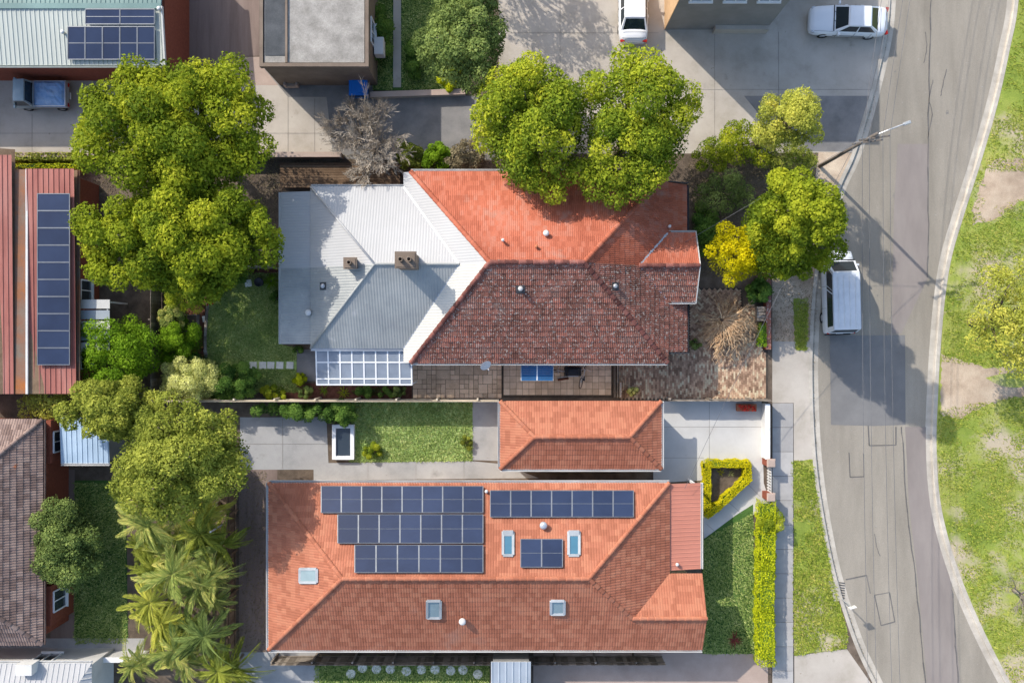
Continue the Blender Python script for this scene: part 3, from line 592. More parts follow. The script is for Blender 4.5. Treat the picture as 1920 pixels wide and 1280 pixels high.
def palm(px, py, h, r, label, n=13, seed=1, m=None, stems=1, name='palm', group='palms in the bottom left garden'):
    m = m or M['L_frond']; rs = random.Random(seed); c = W(px, py, h); t = thing(name, (c.x, c.y, 0), label, 'palm', group); mb = MB()
    for k in range(stems):
        a = rs.uniform(0, 6.28); o = Vector((math.cos(a), math.sin(a), 0)) * (.0 if stems == 1 else rs.uniform(.2, .7)); hh = h * rs.uniform(.7, 1.0) if k else h; b = Vector((c.x, c.y, 0)) + o; tp = b + o * .4 + Vector((0, 0, hh))
        mb.tube([b, b + (tp - b) * .5 + Vector((.05, .02, 0)), tp], [.1, .075, .06], 7)
        for i in range(n):
            yaw = 6.283 * i / n + rs.uniform(-.25, .25); tilt = rs.uniform(-1.0, .5); q = Quaternion((0, 0, 1), yaw) @ Quaternion((0, 1, 0), tilt * .6) @ Quaternion((1, 0, 0), rs.uniform(-.4, .4)); sc = r * rs.uniform(.5, 1.2)
            link('frond', frond_mesh(rs.randrange(12), m), t, tp, q, (sc, sc * 1.05, sc))
    mb.build('trunk', M['bark_pale'], t, smooth=True); return t
def rosette(name, px, py, r, label, m, n=22, seed=1, h=.5, cat='plant', group=None):
    """strappy plant: arching blades from one crown, each blade a part"""
    rs = random.Random(seed); c = W(px, py, h * .6); t = thing(name, (c.x, c.y, 0), label, cat, group); b0 = Vector((c.x, c.y, .02)); key = ('blade', m.name)
    if key not in FROND:
        vs = []; fs = []
        for i in range(6):
            u = i / 5; w = .05 * math.sin(math.pi * (u * .8 + .15)); z = .7 * u - .75 * u * u; vs += [(u, -w, z), (u, 0, z - .02), (u, w, z)]
        for i in range(5):
            for k in range(2): a = i * 3 + k; fs.append((a, a + 3, a + 4, a + 1))
        me = bpy.data.meshes.new('blade'); me.from_pydata(vs, [], fs); set_mats(me, m); at = me.attributes.new('rnd', 'FLOAT', 'FACE'); at.data.foreach_set('value', [.6 + .05 * (k % 3) for k in range(len(fs))]); me.update(); FROND[key] = me
    for i in range(n):
        q = Quaternion((0, 0, 1), 6.283 * i / n + rs.uniform(-.2, .2)) @ Quaternion((0, 1, 0), rs.uniform(-.9, .1)); s = r * rs.uniform(.7, 1.1); link('blade', FROND[key], t, b0, q, (s, s, s))
    mb = MB(); mb.lathe(b0 - Vector((0, 0, .04)), [(.05, 0), (.06, .08), (.03, .14)], 8); mb.build('base', M['bark'], t); return t
def bare_tree(name, px, py, r, h, label, m, seed=1, n=9, depth=4, droop=0.0, trunk_h=.3, r0=.07, cat='tree', ang=(.3, 1.0), group=None):
    rs = random.Random(seed); c = W(px, py, h * .5); t = thing(name, (c.x, c.y, 0), label, cat, group); b = Vector((c.x, c.y, 0)); mb = MB(); tw = MB(); th = h * trunk_h
    mb.tube([b - Vector((0, 0, .1)), b + Vector((0, 0, th * .5)), b + Vector((0, 0, th))], [r0 * 1.3, r0, r0 * .9], 8)
    def grow(p, d, l, rad, k):
        q = p + d * l * .5 + Vector((rs.uniform(-1, 1), rs.uniform(-1, 1), rs.uniform(-.3, .3))) * l * .08; e = p + d * l + Vector((0, 0, -droop * l * (depth - k) * .25))
        rad = max(rad, .013); (mb if k > depth - 2 else tw).tube([p, q, e], [rad, rad * .8, rad * .6], 5 if k > 1 else 3, cap=False)
        if k <= 0: return
        for i in range(3 if k > 1 else 4):
            nd = (d + Vector((rs.uniform(-1, 1), rs.uniform(-1, 1), rs.uniform(-.5, .6) - droop * .8)) * .62).normalized(); grow(e if i < 2 else q, nd, l * rs.uniform(.55, .85), rad * .55, k - 1)
    for i in range(n):
        a = 6.283 * i / n + rs.uniform(-.3, .3); s = rs.uniform(*ang); d = Vector((math.cos(a) * s, math.sin(a) * s, .75)).normalized(); grow(b + Vector((0, 0, th * rs.uniform(.7, 1))), d, r * rs.uniform(.34, .5), r0 * .55, depth)
    mb.build('trunk', m, t, smooth=True); tw.build('twigs', m, t); return t

# ------------------------------------------------------------------ vehicles
def place(loc, yaw): return Matrix.Translation(Vector(loc)) @ Matrix.Rotation(yaw, 4, 'Z')
def loft_body(mb, st):
    rings = []; vs = []; fs = []
    for x, w, zt, zb in st:
        h = zt - zb; half = [(w * .9, zb), (w, zb + h * .3), (w * .99, zb + h * .62), (w * .95, zb + h * .86), (w * .84, zt - .01), (w * .45, zt + .018), (0, zt + .025)]
        ring = [(x, y, z) for y, z in half] + [(x, -y, z) for y, z in half[-2::-1]]; rings.append(len(vs)); vs += ring; n = len(ring)
    for i in range(len(st) - 1):
        a, b = rings[i], rings[i + 1]
        for k in range(n - 1): fs.append((a + k, a + k + 1, b + k + 1, b + k))
        fs.append((a + n - 1, a, b, b + n - 1))
    fs.append(tuple(range(rings[0], rings[0] + n))[::-1]); fs.append(tuple(range(rings[-1], rings[-1] + n))); mb.add(vs, fs)
def wheel_set(t, X, xs, y, r):
    for x in xs:
        for s in (-1, 1):
            a = MB(); a.X = X; pr = [(r * .62, -.1), (r * .95, -.1), (r, -.06), (r, .06), (r * .95, .1), (r * .62, .1)]; n = 20; vs = []; fs = []
            for rr, o in pr:
                for k in range(n): th = 6.283 * k / n; vs.append((x + rr * math.cos(th), s * y + o, r + rr * math.sin(th)))
            for i in range(len(pr) - 1):
                for k in range(n): k2 = (k + 1) % n; fs.append((i * n + k, i * n + k2, (i + 1) * n + k2, (i + 1) * n + k))
            a.add(vs, fs); w = a.build('wheel', M['rubber'], t, smooth=False)
            b = MB(); b.X = X; vs = [(x, s * (y + .09), r)] + [(x + r * .62 * math.cos(6.283 * k / 10), s * (y + (.07 if k % 2 else .085)), r + r * .62 * math.sin(6.283 * k / 10)) for k in range(10)]
            b.add(vs, [(0, 1 + k, 1 + (k + 1) % 10) for k in range(10)]); b.build('rim', M['steel'], w)
def cabin(t, X, x0, x1, rx0, rx1, wb, wt, zb, zt, paint, splits=(.5,), front=True, rear=True, side=True, side_span=(.06, .94), inset=.05):
    """body-colour frustum with glass panels set proud, a separate roof panel"""
    B = [(x0, wb, zb), (x0, -wb, zb), (x1, -wb, zb), (x1, wb, zb)]; T = [(rx0, wt, zt), (rx0, -wt, zt), (rx1, -wt, zt), (rx1, wt, zt)]
    a = MB(); a.X = X; a.add(B + T, [(0, 1, 5, 4), (1, 2, 6, 5), (2, 3, 7, 6), (3, 0, 4, 7)]); a.build('cabin_frame', paint, t)
    r = MB(); r.X = X; vs = []; nx, ny = 6, 6
    for i in range(nx + 1):
        for j in range(ny + 1):
            u, v = i / nx, j / ny * 2 - 1; x = rx0 + (rx1 - rx0) * u; vs.append((x, v * wt, zt + .004 + .045 * (1 - v * v) * (1 - (2 * u - 1) ** 4) + .012))
    r.add(vs, [(i * (ny + 1) + j, i * (ny + 1) + j + 1, (i + 1) * (ny + 1) + j + 1, (i + 1) * (ny + 1) + j) for i in range(nx) for j in range(ny)]); r.build('roof', paint, t, smooth=True)
    def panel(name, q, m0=.07, m1=.07, top=.1, bot=.06):
        q = [Vector(p) for p in q]; e = lambda u, v: (q[0] * (1 - u) + q[1] * u) * (1 - v) + (q[3] * (1 - u) + q[2] * u) * v
        c = [e(m0, bot), e(1 - m1, bot), e(1 - m1, 1 - top), e(m0, 1 - top)]; n = (c[1] - c[0]).cross(c[3] - c[0]).normalized(); g = MB(); g.X = X
        g.add([p + n * .008 for p in c] + [p - n * .02 for p in c], [(0, 1, 2, 3), (0, 4, 5, 1), (1, 5, 6, 2), (2, 6, 7, 3), (3, 7, 4, 0)]); return g.build(name, M['car_glass'], t)
    if front: panel('windscreen', [B[1], B[0], T[0], T[1]][::1] if False else [B[1], B[0], T[0], T[1]])
    if rear: panel('rear_window', [B[3], B[2], T[2], T[3]])
    if side:
        for s in (0, 1):
            b0, b1, t0, t1 = (Vector(B[0]), Vector(B[3]), Vector(T[0]), Vector(T[3])) if s == 0 else (Vector(B[1]), Vector(B[2]), Vector(T[1]), Vector(T[2]))
            cuts = [side_span[0]] + list(splits) + [side_span[1]]
            for u0, u1 in zip(cuts[:-1], cuts[1:]):
                q = [b0.lerp(b1, u0), b0.lerp(b1, u1), t0.lerp(t1, u1), t0.lerp(t1, u0)]
                if s == 1: q = [q[1], q[0], q[3], q[2]]
                panel('side_window', q, .04, .04, .14, .08)
def trims(t, X, xf, xr, w, zf, zr, paint, mirror=None):
    for s in (-1, 1):
        b = MB(); b.X = X; b.box((xf - .1, s * w * .74, zf), (.2, .32, .14), rz=-s * .3); b.build('headlight', M['lamp_clear'], t)
        b = MB(); b.X = X; b.box((xr + .06, s * w * .8, zr), (.13, .26, .16), rz=s * .2); b.build('tail_light', M['lamp_red'], t)
        if mirror:
            b = MB(); b.X = X; b.box((mirror[0], s * (w + .1), mirror[1]), (.12, .2, .14), taper=.85); b.build('mirror', paint, t)
    b = MB(); b.X = X; b.box((xr - .005, 0, zr - .2), (.02, .4, .11)); b.build('number_plate', M['white_paint'], t)
def sedan(px, py, yaw, label, name='parked_car'):
    c = W(px, py, .6); X = place((c.x, c.y, .02), yaw); t = thing(name, (c.x, c.y, .02), label, 'car', 'white cars parked by the apartments'); P = M['car_white']
    a = MB(); a.X = X; loft_body(a, [(2.34, .55, .6, .3), (2.25, .74, .68, .22), (2.0, .83, .76, .2), (1.6, .865, .84, .2), (1.15, .88, .91, .2), (.8, .885, .955, .2), (-.4, .885, .965, .2), (-1.4, .88, .985, .2), (-1.75, .86, 1.0, .2), (-2.1, .81, .95, .24), (-2.26, .66, .84, .3)]); a.build('body', P, t, smooth=True)
    cabin(t, X, .92, -1.72, .2, -1.05, .8, .6, .93, 1.42, P, splits=(.5,)); wheel_set(t, X, (1.42, -1.35), .77, .32); trims(t, X, 2.2, -2.28, .84, .62, .78, P, (.7, 1.0))
    b = MB(); b.X = X; b.bar((1.0, .8, .945), (2.1, .72, .80), .012, .008); b.bar((1.0, -.8, .945), (2.1, -.72, .80), .012, .008); b.bar((.98, -.78, .965), (.98, .78, .965), .06, .012); b.build('bonnet_gap', M['black_plastic'], t)
    for s in (-1, 1):
        for x in (.72, -.32, -1.3): q = MB(); q.X = X; q.bar((x, s * .89, .35), (x, s * .872, .93), .012, .012); q.build('door_gap', M['black_plastic'], t)
        q = MB(); q.X = X; q.bar((.9, s * .885, .55), (-1.0, s * .885, .55), .02, .05); q.build('side_moulding', M['black_plastic'], t)
    q = MB(); q.X = X; q.bar((1.02, .05, .98), (.72, .5, 1.13), .018, .018); q.bar((1.02, -.5, .98), (.74, -.05, 1.13), .018, .018); q.build('wiper', M['black_plastic'], t); q = MB(); q.X = X; q.bar((-1.78, -.7, 1.022), (-1.78, .7, 1.022), .014, .01); q.bar((-2.12, -.7, .968), (-2.12, .7, .968), .014, .012); q.build('boot_gap', M['black_plastic'], t)
    for s in (-1, 1):
        for x in (.2, -.75):
            h = MB(); h.X = X; h.box((x, s * .885, .8), (.18, .03, .035)); h.build('door_handle', P, t)
    return t
def van(px, py, yaw, label):
    c = W(px, py, 1.2); X = place((c.x, c.y, -.1), yaw); t = thing('parked_van', (c.x, c.y, -.1), label, 'van'); P = M['van_white']
    a = MB(); a.X = X; loft_body(a, [(2.5, .6, .78, .3), (2.42, .78, .92, .24), (2.2, .87, 1.02, .22), (1.95, .9, 1.1, .22), (1.75, .91, 1.18, .22), (-2.2, .91, 1.2, .22), (-2.38, .88, 1.18, .24), (-2.46, .8, 1.1, .3)]); a.build('body', P, t, smooth=True)
    cabin(t, X, 1.85, -2.42, 1.12, -2.25, .885, .78, 1.16, 1.96, P, splits=(.34, .38), side_span=(.05, .95))
    for o in [k for k in t.children if k.name.startswith('side_window')]: pass
    wheel_set(t, X, (1.55, -1.5), .8, .34); trims(t, X, 2.4, -2.47, .86, .8, .95, P, (1.6, 1.25))
    g = MB(); g.X = X
    for y in (-.5, -.17, .17, .5): g.bar((.9, y, 2.035), (-2.1, y, 2.035), .035, .025)
    g.build('roof_rib', P, t)
    for s in (-1, 1):
        for x in (1.45, .35, -.95): q = MB(); q.X = X; q.bar((x, s * .916, .45), (x, s * .912, 1.15), .012, .012); q.build('door_gap', M['black_plastic'], t)
        q = MB(); q.X = X; q.bar((1.0, s * .8, 1.97), (-2.2, s * .8, 1.97), .03, .02); q.build('roof_gutter', M['steel'], t)
    q = MB(); q.X = X; q.bar((-2.5, -.75, .42), (-2.5, .75, .42), .12, .2); q.build('rear_bumper', M['black_plastic'], t); q = MB(); q.X = X; q.bar((2.05, -.78, 1.075), (2.05, .78, 1.075), .012, .01); q.bar((1.9, -.86, 1.14), (1.9, .86, 1.14), .09, .02); q.build('bonnet_gap', M['black_plastic'], t)
    w = MB(); w.X = X; w.bar((1.78, .1, 1.22), (1.5, .6, 1.5), .02, .02); w.bar((1.78, -.55, 1.22), (1.52, -.1, 1.5), .02, .02); w.build('wiper', M['black_plastic'], t)
    return t
def mini_truck(px, py, yaw, label):
    c = W(px, py, 1.0); X = place((c.x, c.y, .02), yaw); t = thing('mini_truck', (c.x, c.y, .02), label, 'truck'); P = M['ute_paint']
    a = MB(); a.X = X; loft_body(a, [(1.62, .6, .85, .3), (1.55, .72, .95, .25), (1.3, .76, 1.0, .25), (.3, .76, 1.02, .25)]); a.build('body', P, t, smooth=True)
    cabin(t, X, 1.5, .34, 1.05, .42, .74, .64, .98, 1.75, P, splits=())
    b = MB(); b.X = X; b.box((-.68, 0, .62), (1.9, 1.5, .08))
    for s in (-1, 1): b.box((-.68, s * .74, .85), (1.9, .05, .4))
    b.box((-1.62, 0, .85), (.05, 1.43, .4)); b.box((.26, 0, .85), (.05, 1.43, .4)); b.build('tray', M['steel'], t)
    p = MB(); p.X = X; vs = []; rs = random.Random(5)
    for i in range(11):
        for j in range(9):
            u, v = i / 10, j / 8; vs.append((.28 - 1.92 * u, -.79 + 1.58 * v, 1.07 + .16 * math.sin(math.pi * u) * math.sin(math.pi * v) + rs.uniform(-.03, .03) - (.1 if j in (0, 8) or i in (0, 10) else 0)))
    p.add(vs, [(i * 9 + j, i * 9 + j + 1, (i + 1) * 9 + j + 1, (i + 1) * 9 + j) for i in range(10) for j in range(8)]); p.build('tarpaulin', M['tarp'], t)
    wheel_set(t, X, (1.0, -1.05), .66, .28); trims(t, X, 1.6, -1.66, .72, .62, .72, P, (1.3, 1.15)); return t
def bicycle(px, py, yaw, label, lean=.15):
    c = W(px, py, .4); X = place((c.x, c.y, .02), yaw) @ Matrix.Rotation(lean, 4, 'X'); t = thing('bicycle', (c.x, c.y, .02), label, 'bicycle', 'bicycles leaning under the eave')
    for x in (-.52, .52):
        w = MB(); w.X = X; w.tube([(x + .33 * math.cos(k * 6.2832 / 20), 0, .34 + .33 * math.sin(k * 6.2832 / 20)) for k in range(21)], .022, 6, cap=False); o = w.build('wheel', M['rubber'], t)
        s = MB(); s.X = X
        for k in range(10): s.bar((x, 0, .34), (x + .31 * math.cos(k * .628), 0, .34 + .31 * math.sin(k * .628)), .006, .006)
        s.build('spokes', M['steel'], o)
    f = MB(); f.X = X
    for a, b in (((-.52, 0, .34), (-.08, 0, .3)), ((-.08, 0, .3), (-.2, 0, .86)), ((-.2, 0, .72), (.38, 0, .78)), ((-.08, 0, .3), (.4, 0, .7)), ((-.52, 0, .34), (-.2, 0, .72)), ((.52, 0, .34), (.36, 0, .98))): f.tube([a, b], .02, 6)
    f.build('frame', M['steel'], t); h = MB(); h.X = X; h.tube([(.28, -.3, 1.0), (.36, -.12, 1.0), (.36, .12, 1.0), (.28, .3, 1.0)], .016, 6); h.build('handlebar', M['steel'], t)
    s = MB(); s.X = X; s.add([(-.34, -.09, .88), (-.34, .09, .88), (-.05, .02, .89), (-.05, -.02, .89), (-.34, -.07, .84), (-.34, .07, .84), (-.05, .015, .85), (-.05, -.015, .85)], [(0, 3, 2, 1), (4, 5, 6, 7), (0, 1, 5, 4), (1, 2, 6, 5), (2, 3, 7, 6), (3, 0, 4, 7)]); s.build('saddle', M['black_plastic'], t); return t
def fence(name, pts, h, label, m=None, group=None, panel=2.4, z0=0.0):
    """paling fence along ground pixels: posts, rails and each paling a part"""
    m = m or M['timber']; P = [W(*p, 0) for p in pts]; ctr = sum(P, Vector()) / len(P); t = thing(name, (ctr.x, ctr.y, z0), label, 'fence', group)
    key = ('pal', round(h, 2), m.name)
    if key not in FROND:
        b = MB(); b.box((0, 0, h / 2), (.105, .02, h)); b.add([], []); me = bpy.data.meshes.new('paling'); me.from_pydata(b.v, [], b.f); set_mats(me, m); me.update(); FROND[key] = me
    for a, b in zip(P[:-1], P[1:]):
        d = b - a; l = d.length; d.normalize(); q = Vector((d.x, d.y, 0)).to_track_quat('X', 'Z'); n = int(l / .22); s = Vector((-d.y, d.x, 0))
        rl = MB()
        for z in (.3, h - .3): rl.bar(a + s * .05 + Vector((0, 0, z + z0)), b + s * .05 + Vector((0, 0, z + z0)), .04, .08)
        rl.build('rail', m, t)
        for k in range(n): link('paling', FROND[key], t, a + d * ((k + .5) * l / n) + Vector((0, 0, z0 + .03 + random.uniform(-.015, .015))), q, (l / n / .105 * .97, 1, 1))
        for k in range(int(l / panel) + 1): po = MB(); p = a + d * min(k * panel + .05, l - .05) + s * .12; po.box((p.x, p.y, z0 + h / 2), (.1, .1, h - .05), math.atan2(d.y, d.x)); po.build('post', m, t)
    return t
# ================================================================== THE SETTING
g = sheet('ground', [(-160, -160), (160, -160), (160, 160), (-160, 160)], -.16, M['earth'], px=False)
KW = spline([(1672, -420), (1670, -200), (1666, 0), (1655, 90), (1627, 205), (1600, 290), (1575, 345), (1548, 420), (1530, 520), (1521, 640), (1521, 750), (1528, 870), (1543, 975), (1566, 1085), (1603, 1200), (1640, 1280), (1720, 1440), (1850, 1700)], 6)
KE = spline([(1925, -420), (1918, -200), (1906, 0), (1890, 90), (1868, 190), (1838, 295), (1806, 395), (1781, 480), (1768, 560), (1760, 650), (1755, 740), (1752, 830), (1758, 930), (1776, 1015), (1803, 1095), (1842, 1185), (1893, 1285), (1975, 1440), (2110, 1700)], 6)
sheet('road', KW + KE[::-1], -.12, M['asphalt'])
sheet('west_land', [(-900, -420)] + KW + [(-900, 1700)], 0.0, M['earth'])
sheet('park_lawn', [(2900, -420)] + KE + [(2900, 1700)], 0.0, M['lawn_bright'])
def kerb(name, line, side):
    P = [W(*p, 0) for p in line]; mb = MB()
    for i in range(len(P) - 1):
        a, b = P[i], P[i + 1]; d0 = (P[min(i + 1, len(P) - 1)] - P[max(i - 1, 0)]).normalized(); d1 = (P[min(i + 2, len(P) - 1)] - P[i]).normalized()
        n0 = Vector((d0.y, -d0.x, 0)) * side; n1 = Vector((d1.y, -d1.x, 0)) * side; r = random.random()
        prof = [(-.12, .018), (.1, .018), (.14, -.02), (.16, -.112), (.5, -.1165), (.5, -.14)]
        v = [a + n0 * o + Vector((0, 0, z)) for o, z in prof] + [b + n1 * o + Vector((0, 0, z)) for o, z in prof]; k = len(prof)
        mb.add(v, [(j, j + 1, k + j + 1, k + j) if side < 0 else (j, k + j, k + j + 1, j + 1) for j in range(k - 1)], r)
    tag(mb.build(name, M['kerb']), kind='structure')
kerb('kerb_west', KW, -1); kerb('kerb_east', KE, 1)
# road repairs, seams and saw cuts
sheet('lane_strip', [(1697, 800), (1742, 800), (1748, 900), (1762, 1000), (1785, 1100), (1800, 1280), (1850, 1500), (1790, 1500), (1738, 1280), (1722, 1100), (1704, 940)], -.116, M['asphalt_lane'])
sheet('lane_strip_upper', [(1683, 270), (1742, 270), (1740, 520), (1690, 625), (1672, 625), (1676, 400)], -.116, M['asphalt_lane'])
sheet('asphalt_patch', [(1556, 629), (1697, 628), (1698, 796), (1640, 798), (1558, 796)], -.112, M['asphalt_dark'])
def seam(name, pts, w=.07):
    P = [W(*p, -.1) for p in pts]; mb = MB()
    for a, b in zip(P[:-1], P[1:]): mb.bar(Vector((a.x, a.y, -.112)), Vector((b.x, b.y, -.112)), w * random.uniform(.7, 1.4), .008)
    tag(mb.build(name, M['tar']), kind='structure')
def wob(pts, n=6, a=2.0): return [(x + random.uniform(-a, a), y) for x, y in spline(pts, n)]
seam('tar_seam', wob([(1745, 0), (1743, 130), (1740, 260), (1741, 420), (1738, 520)], 6, 1.0), .06)
seam('tar_seam', wob([(1691, 800), (1700, 940), (1718, 1100), (1736, 1280)], 7, 1.2), .06)
seam('tar_seam', wob([(1785, 1105), (1790, 1180), (1797, 1280)], 7, 1.2), .06)
for q in ([(1592, 848), (1594, 894), (1620, 893), (1619, 850)], [(1640, 1115), (1652, 1172), (1678, 1165), (1668, 1110), (1640, 1115)], [(1586, 1086), (1625, 1078), (1632, 1112)], [(1628, 798), (1630, 835), (1680, 834), (1680, 800)]): seam('saw_cut', q, .055)
for q in ([(1750, 150), (1742, 185), (1748, 215), (1739, 260)], [(1775, 130), (1768, 160), (1764, 180)], [(1640, 1000), (1644, 1024), (1650, 1042)], [(1735, 60), (1738, 90), (1732, 118)]): seam('road_crack', wob(q, 5, .8), .035)
# north side hardstands
sheet('forecourt', [(935, -420), (1668, -420), (1663, 0), (1652, 90), (1624, 205), (1598, 286), (1300, 288), (935, 288)], .006, M['concrete'])
sheet('forecourt_shade_strip', [(1395, 180), (1630, 180), (1598, 284), (1480, 284)], .010, M['drive_grey'])  # dark sheet deepens the apartment block's shadow, left edge kept inside it
sheet('bitumen_lane', [(612, 180), (935, 180), (935, 300), (690, 300), (625, 296)], .010, M['drive_grey'])
sheet('rear_drive', [(-400, 120), (480, 120), (640, 175), (640, 288), (-400, 288)], .006, M['concrete'])
sheet('brown_drive', [(318, -300), (486, -300), (486, 105), (446, 106), (446, 172), (318, 172)], .012, M['brown_pave'])
sheet('pink_apron', [(446, 107), (486, 107), (535, 140), (540, 160), (446, 160)], .010, M['pinkish'])
sheet('yard_shade_sheet', [(486, 118), (700, 118), (700, 182), (540, 182)], .014, M['drive_grey'])  # grey sheet paints the flat-roof building's shadow over beige concrete
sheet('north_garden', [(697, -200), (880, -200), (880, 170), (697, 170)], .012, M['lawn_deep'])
sheet('garden_path', [(738, -200), (752, -200), (752, 164), (737, 164)], .018, M['concrete'])
def joints(name, lines, z, w=.02):
    mb = MB()
    for a, b in lines: A, B = W(*a, z), W(*b, z); mb.bar(A, B, w, .006)
    tag(mb.build(name, M['joint']), kind='structure')
joints('forecourt_joint', [((1240, 90), (1240, 284)), ((1340, 60), (1340, 284)), ((1460, 60), (1460, 284)), ((1150, 90), (1150, 280)), ((1050, 0), (1050, 130)), ((1240, 168), (1636, 168)), ((950, 62), (1235, 62))], .013)
joints('driveway_joint', [((1242, 800), (1428, 800)), ((1330, 754), (1330, 862)), ((1242, 858), (1320, 858)), ((1345, 1000), (1325, 982)), ((1390, 962), (1365, 940)), ((1425, 930), (1400, 905))], .014)
joints('patio_joint', [((530, 784), (530, 878)), ((455, 832), (612, 832)), ((690, 866), (690, 896)), ((780, 866), (780, 896)), ((870, 865), (870, 896))], .018)
joints('rear_drive_joint', [((60, 215), (60, 286)), ((-20, 250), (640, 250)), ((540, 170), (540, 286)), ((590, 185), (590, 286))], .013)
# rear lawn and beds of the middle lot
LAWN = [(390, 560), (400, 545), (430, 524), (470, 512), (525, 512), (527, 646), (556, 652), (556, 735), (400, 735), (388, 690), (386, 620)]
sheet('rear_lawn', LAWN, .012, M['lawn'])
sheet('mulch_bed', [(345, 545), (386, 552), (384, 600), (386, 690), (372, 690), (345, 660)], .016, M['mulch'])
sheet('north_mulch', [(395, 538), (430, 516), (470, 505), (525, 505), (525, 516), (470, 522), (432, 532), (402, 552)], .018, M['mulch'])
sheet('south_mulch', [(520, 718), (772, 718), (772, 748), (520, 748)], .016, M['mulch'])
sheet('concrete_pad', [(556, 655), (597, 655), (597, 714), (557, 714)], .018, M['drive_grey'])
ed = MB(); EP = [W(*p, 0) for p in spline([(398, 540), (391, 570), (387, 610), (386, 650), (389, 690)], 4)]
for a, b in zip(EP[:-1], EP[1:]): ed.bar(a + Vector((0, 0, .07)), b + Vector((0, 0, .07)), .15, .14)
tag(ed.build('garden_edging', M['timber']), 'curved grey timber edging between the red mulch bed and rear lawn', 'edging')
# south lot
sheet('patio', [(450, 782), (612, 782), (616, 872), (590, 880), (450, 880)], .010, M['concrete_grey'])
sheet('side_path', [(588, 868), (885, 864), (945, 870), (1010, 896), (588, 900)], .014, M['concrete_grey'])
sheet('back_lawn', [(660, 752), (886, 752), (886, 864), (655, 866)], .016, M['lawn'])
sheet('grey_court', [(885, 752), (942, 752), (942, 864), (886, 862)], .012, M['concrete_grey'])
sheet('white_drive', [(1225, 752), (1428, 752), (1432, 905), (1445, 945), (1320, 1020), (1318, 900), (1225, 905)], .010, M['concrete_white'])
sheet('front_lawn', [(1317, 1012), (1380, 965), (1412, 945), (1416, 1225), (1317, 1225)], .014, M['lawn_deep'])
sheet('side_passage', [(448, 880), (520, 880), (520, 1225), (448, 1225)], .008, M['brown_pave'])
sheet('south_path', [(448, 1222), (598, 1222), (598, 1330), (448, 1330)], .012, M['concrete_grey'])
sheet('south_garden', [(590, 1228), (918, 1228), (918, 1400), (590, 1400)], .010, M['lawn_deep'])
sheet('south_court', [(1000, 1222), (1440, 1222), (1440, 1400), (1000, 1400)], .010, M['pinkish'])
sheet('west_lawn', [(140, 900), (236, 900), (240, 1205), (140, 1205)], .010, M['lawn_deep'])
sheet('west_path', [(95, 880), (140, 880), (140, 1205), (95, 1205)], .012, M['brown_pave'])
sheet('west_lane', [(-300, 1196), (270, 1196), (270, 1232), (-300, 1232)], .016, M['concrete_grey'])
# street edge
VERGE = [(1484, 864), (1524, 862), (1540, 975), (1562, 1085), (1590, 1190), (1585, 1215), (1488, 1228)]
sheet('grass_verge', rough(VERGE, 8, 1.8), .010, M['lawn_bright'])
sheet('crossover', [(1448, 640), (1518, 640), (1518, 750), (1524, 862), (1484, 864), (1448, 862)], .006, M['concrete'])
sheet('bare_verge', [(1448, 440), (1534, 440), (1518, 640), (1448, 640)], .004, M['soil'])
VERGE2 = [(1486, 560), (1516, 560), (1512, 656), (1492, 656)]
sheet('verge_strip', rough(VERGE2, 6, 2.5), .010, M['lawn_bright'])
sheet('south_crossover', [(1488, 1229), (1588, 1216), (1640, 1290), (1700, 1420), (1488, 1420)], .008, M['concrete'])
sheet('corner_verge', [(1535, 285), (1600, 287), (1575, 345), (1548, 415), (1520, 400)], .008, M['soil'])
fp = sheet('footpath', [(1447, 755), (1488, 755), (1490, 1500), (1447, 1500)], .012, M['mortar_dark'])
slab = MB(); slab.box((0, 0, .012), (1.26, 1.46, .024)); me_slab = bpy.data.meshes.new('path_slab'); me_slab.from_pydata(slab.v, [], slab.f); set_mats(me_slab, M['path']); me_slab.update()
for k in range(17):
    p = W(1467.5, 778 + 45.6 * k, 0); link('path_slab', me_slab, fp, (p.x, p.y, .014 + random.uniform(-.003, .003)))
# dry earth patches and path in the park
sheet('dirt_track', rough([(1766, 665), (1795, 672), (1850, 690), (1920, 688), (2100, 700), (2100, 765), (1900, 745), (1850, 758), (1800, 785), (1764, 778)], 7, 2.6), .006, M['soil'])
sheet('park_bare_patch', rough(spline([(1852, 310), (1880, 298), (1960, 310), (1965, 350), (1900, 385), (1862, 412), (1822, 415), (1838, 350), (1852, 310)], 5)[:-1], 6, 4.0), .006, M['soil'])
sheet('green_island', spline([(1848, 708), (1885, 700), (1925, 702), (1922, 724), (1880, 724), (1848, 708)], 4)[:-1], .010, M['lawn_bright'])
tufts('grass_rear_lawn', [LAWN], .014, 42000, M['grass_tuft'], 'short patchy lawn grass in the rear yard', size=(.05, .13), excl=[[(466, 676), (556, 676), (556, 692), (466, 692)]])
tufts('grass_verge_blades', [VERGE, VERGE2], .012, 22000, M['grass_bright'], 'bright mown grass on the street verge', patchy=-1.2)
PARK = [(1920 + 30, -20)] + [(x + 6, y) for x, y in KE if -20 < y < 1300] + [(1950, 1300)]
tufts('grass_park', [PARK], .002, 60000, M['grass_bright'], 'bright patchy grass in the park across the road', size=(.06, .15), patchy=-.4,
      excl=[[(1755, 676), (1950, 698), (1950, 735), (1757, 768)], [(1845, 322), (1950, 322), (1950, 360), (1845, 395)]])
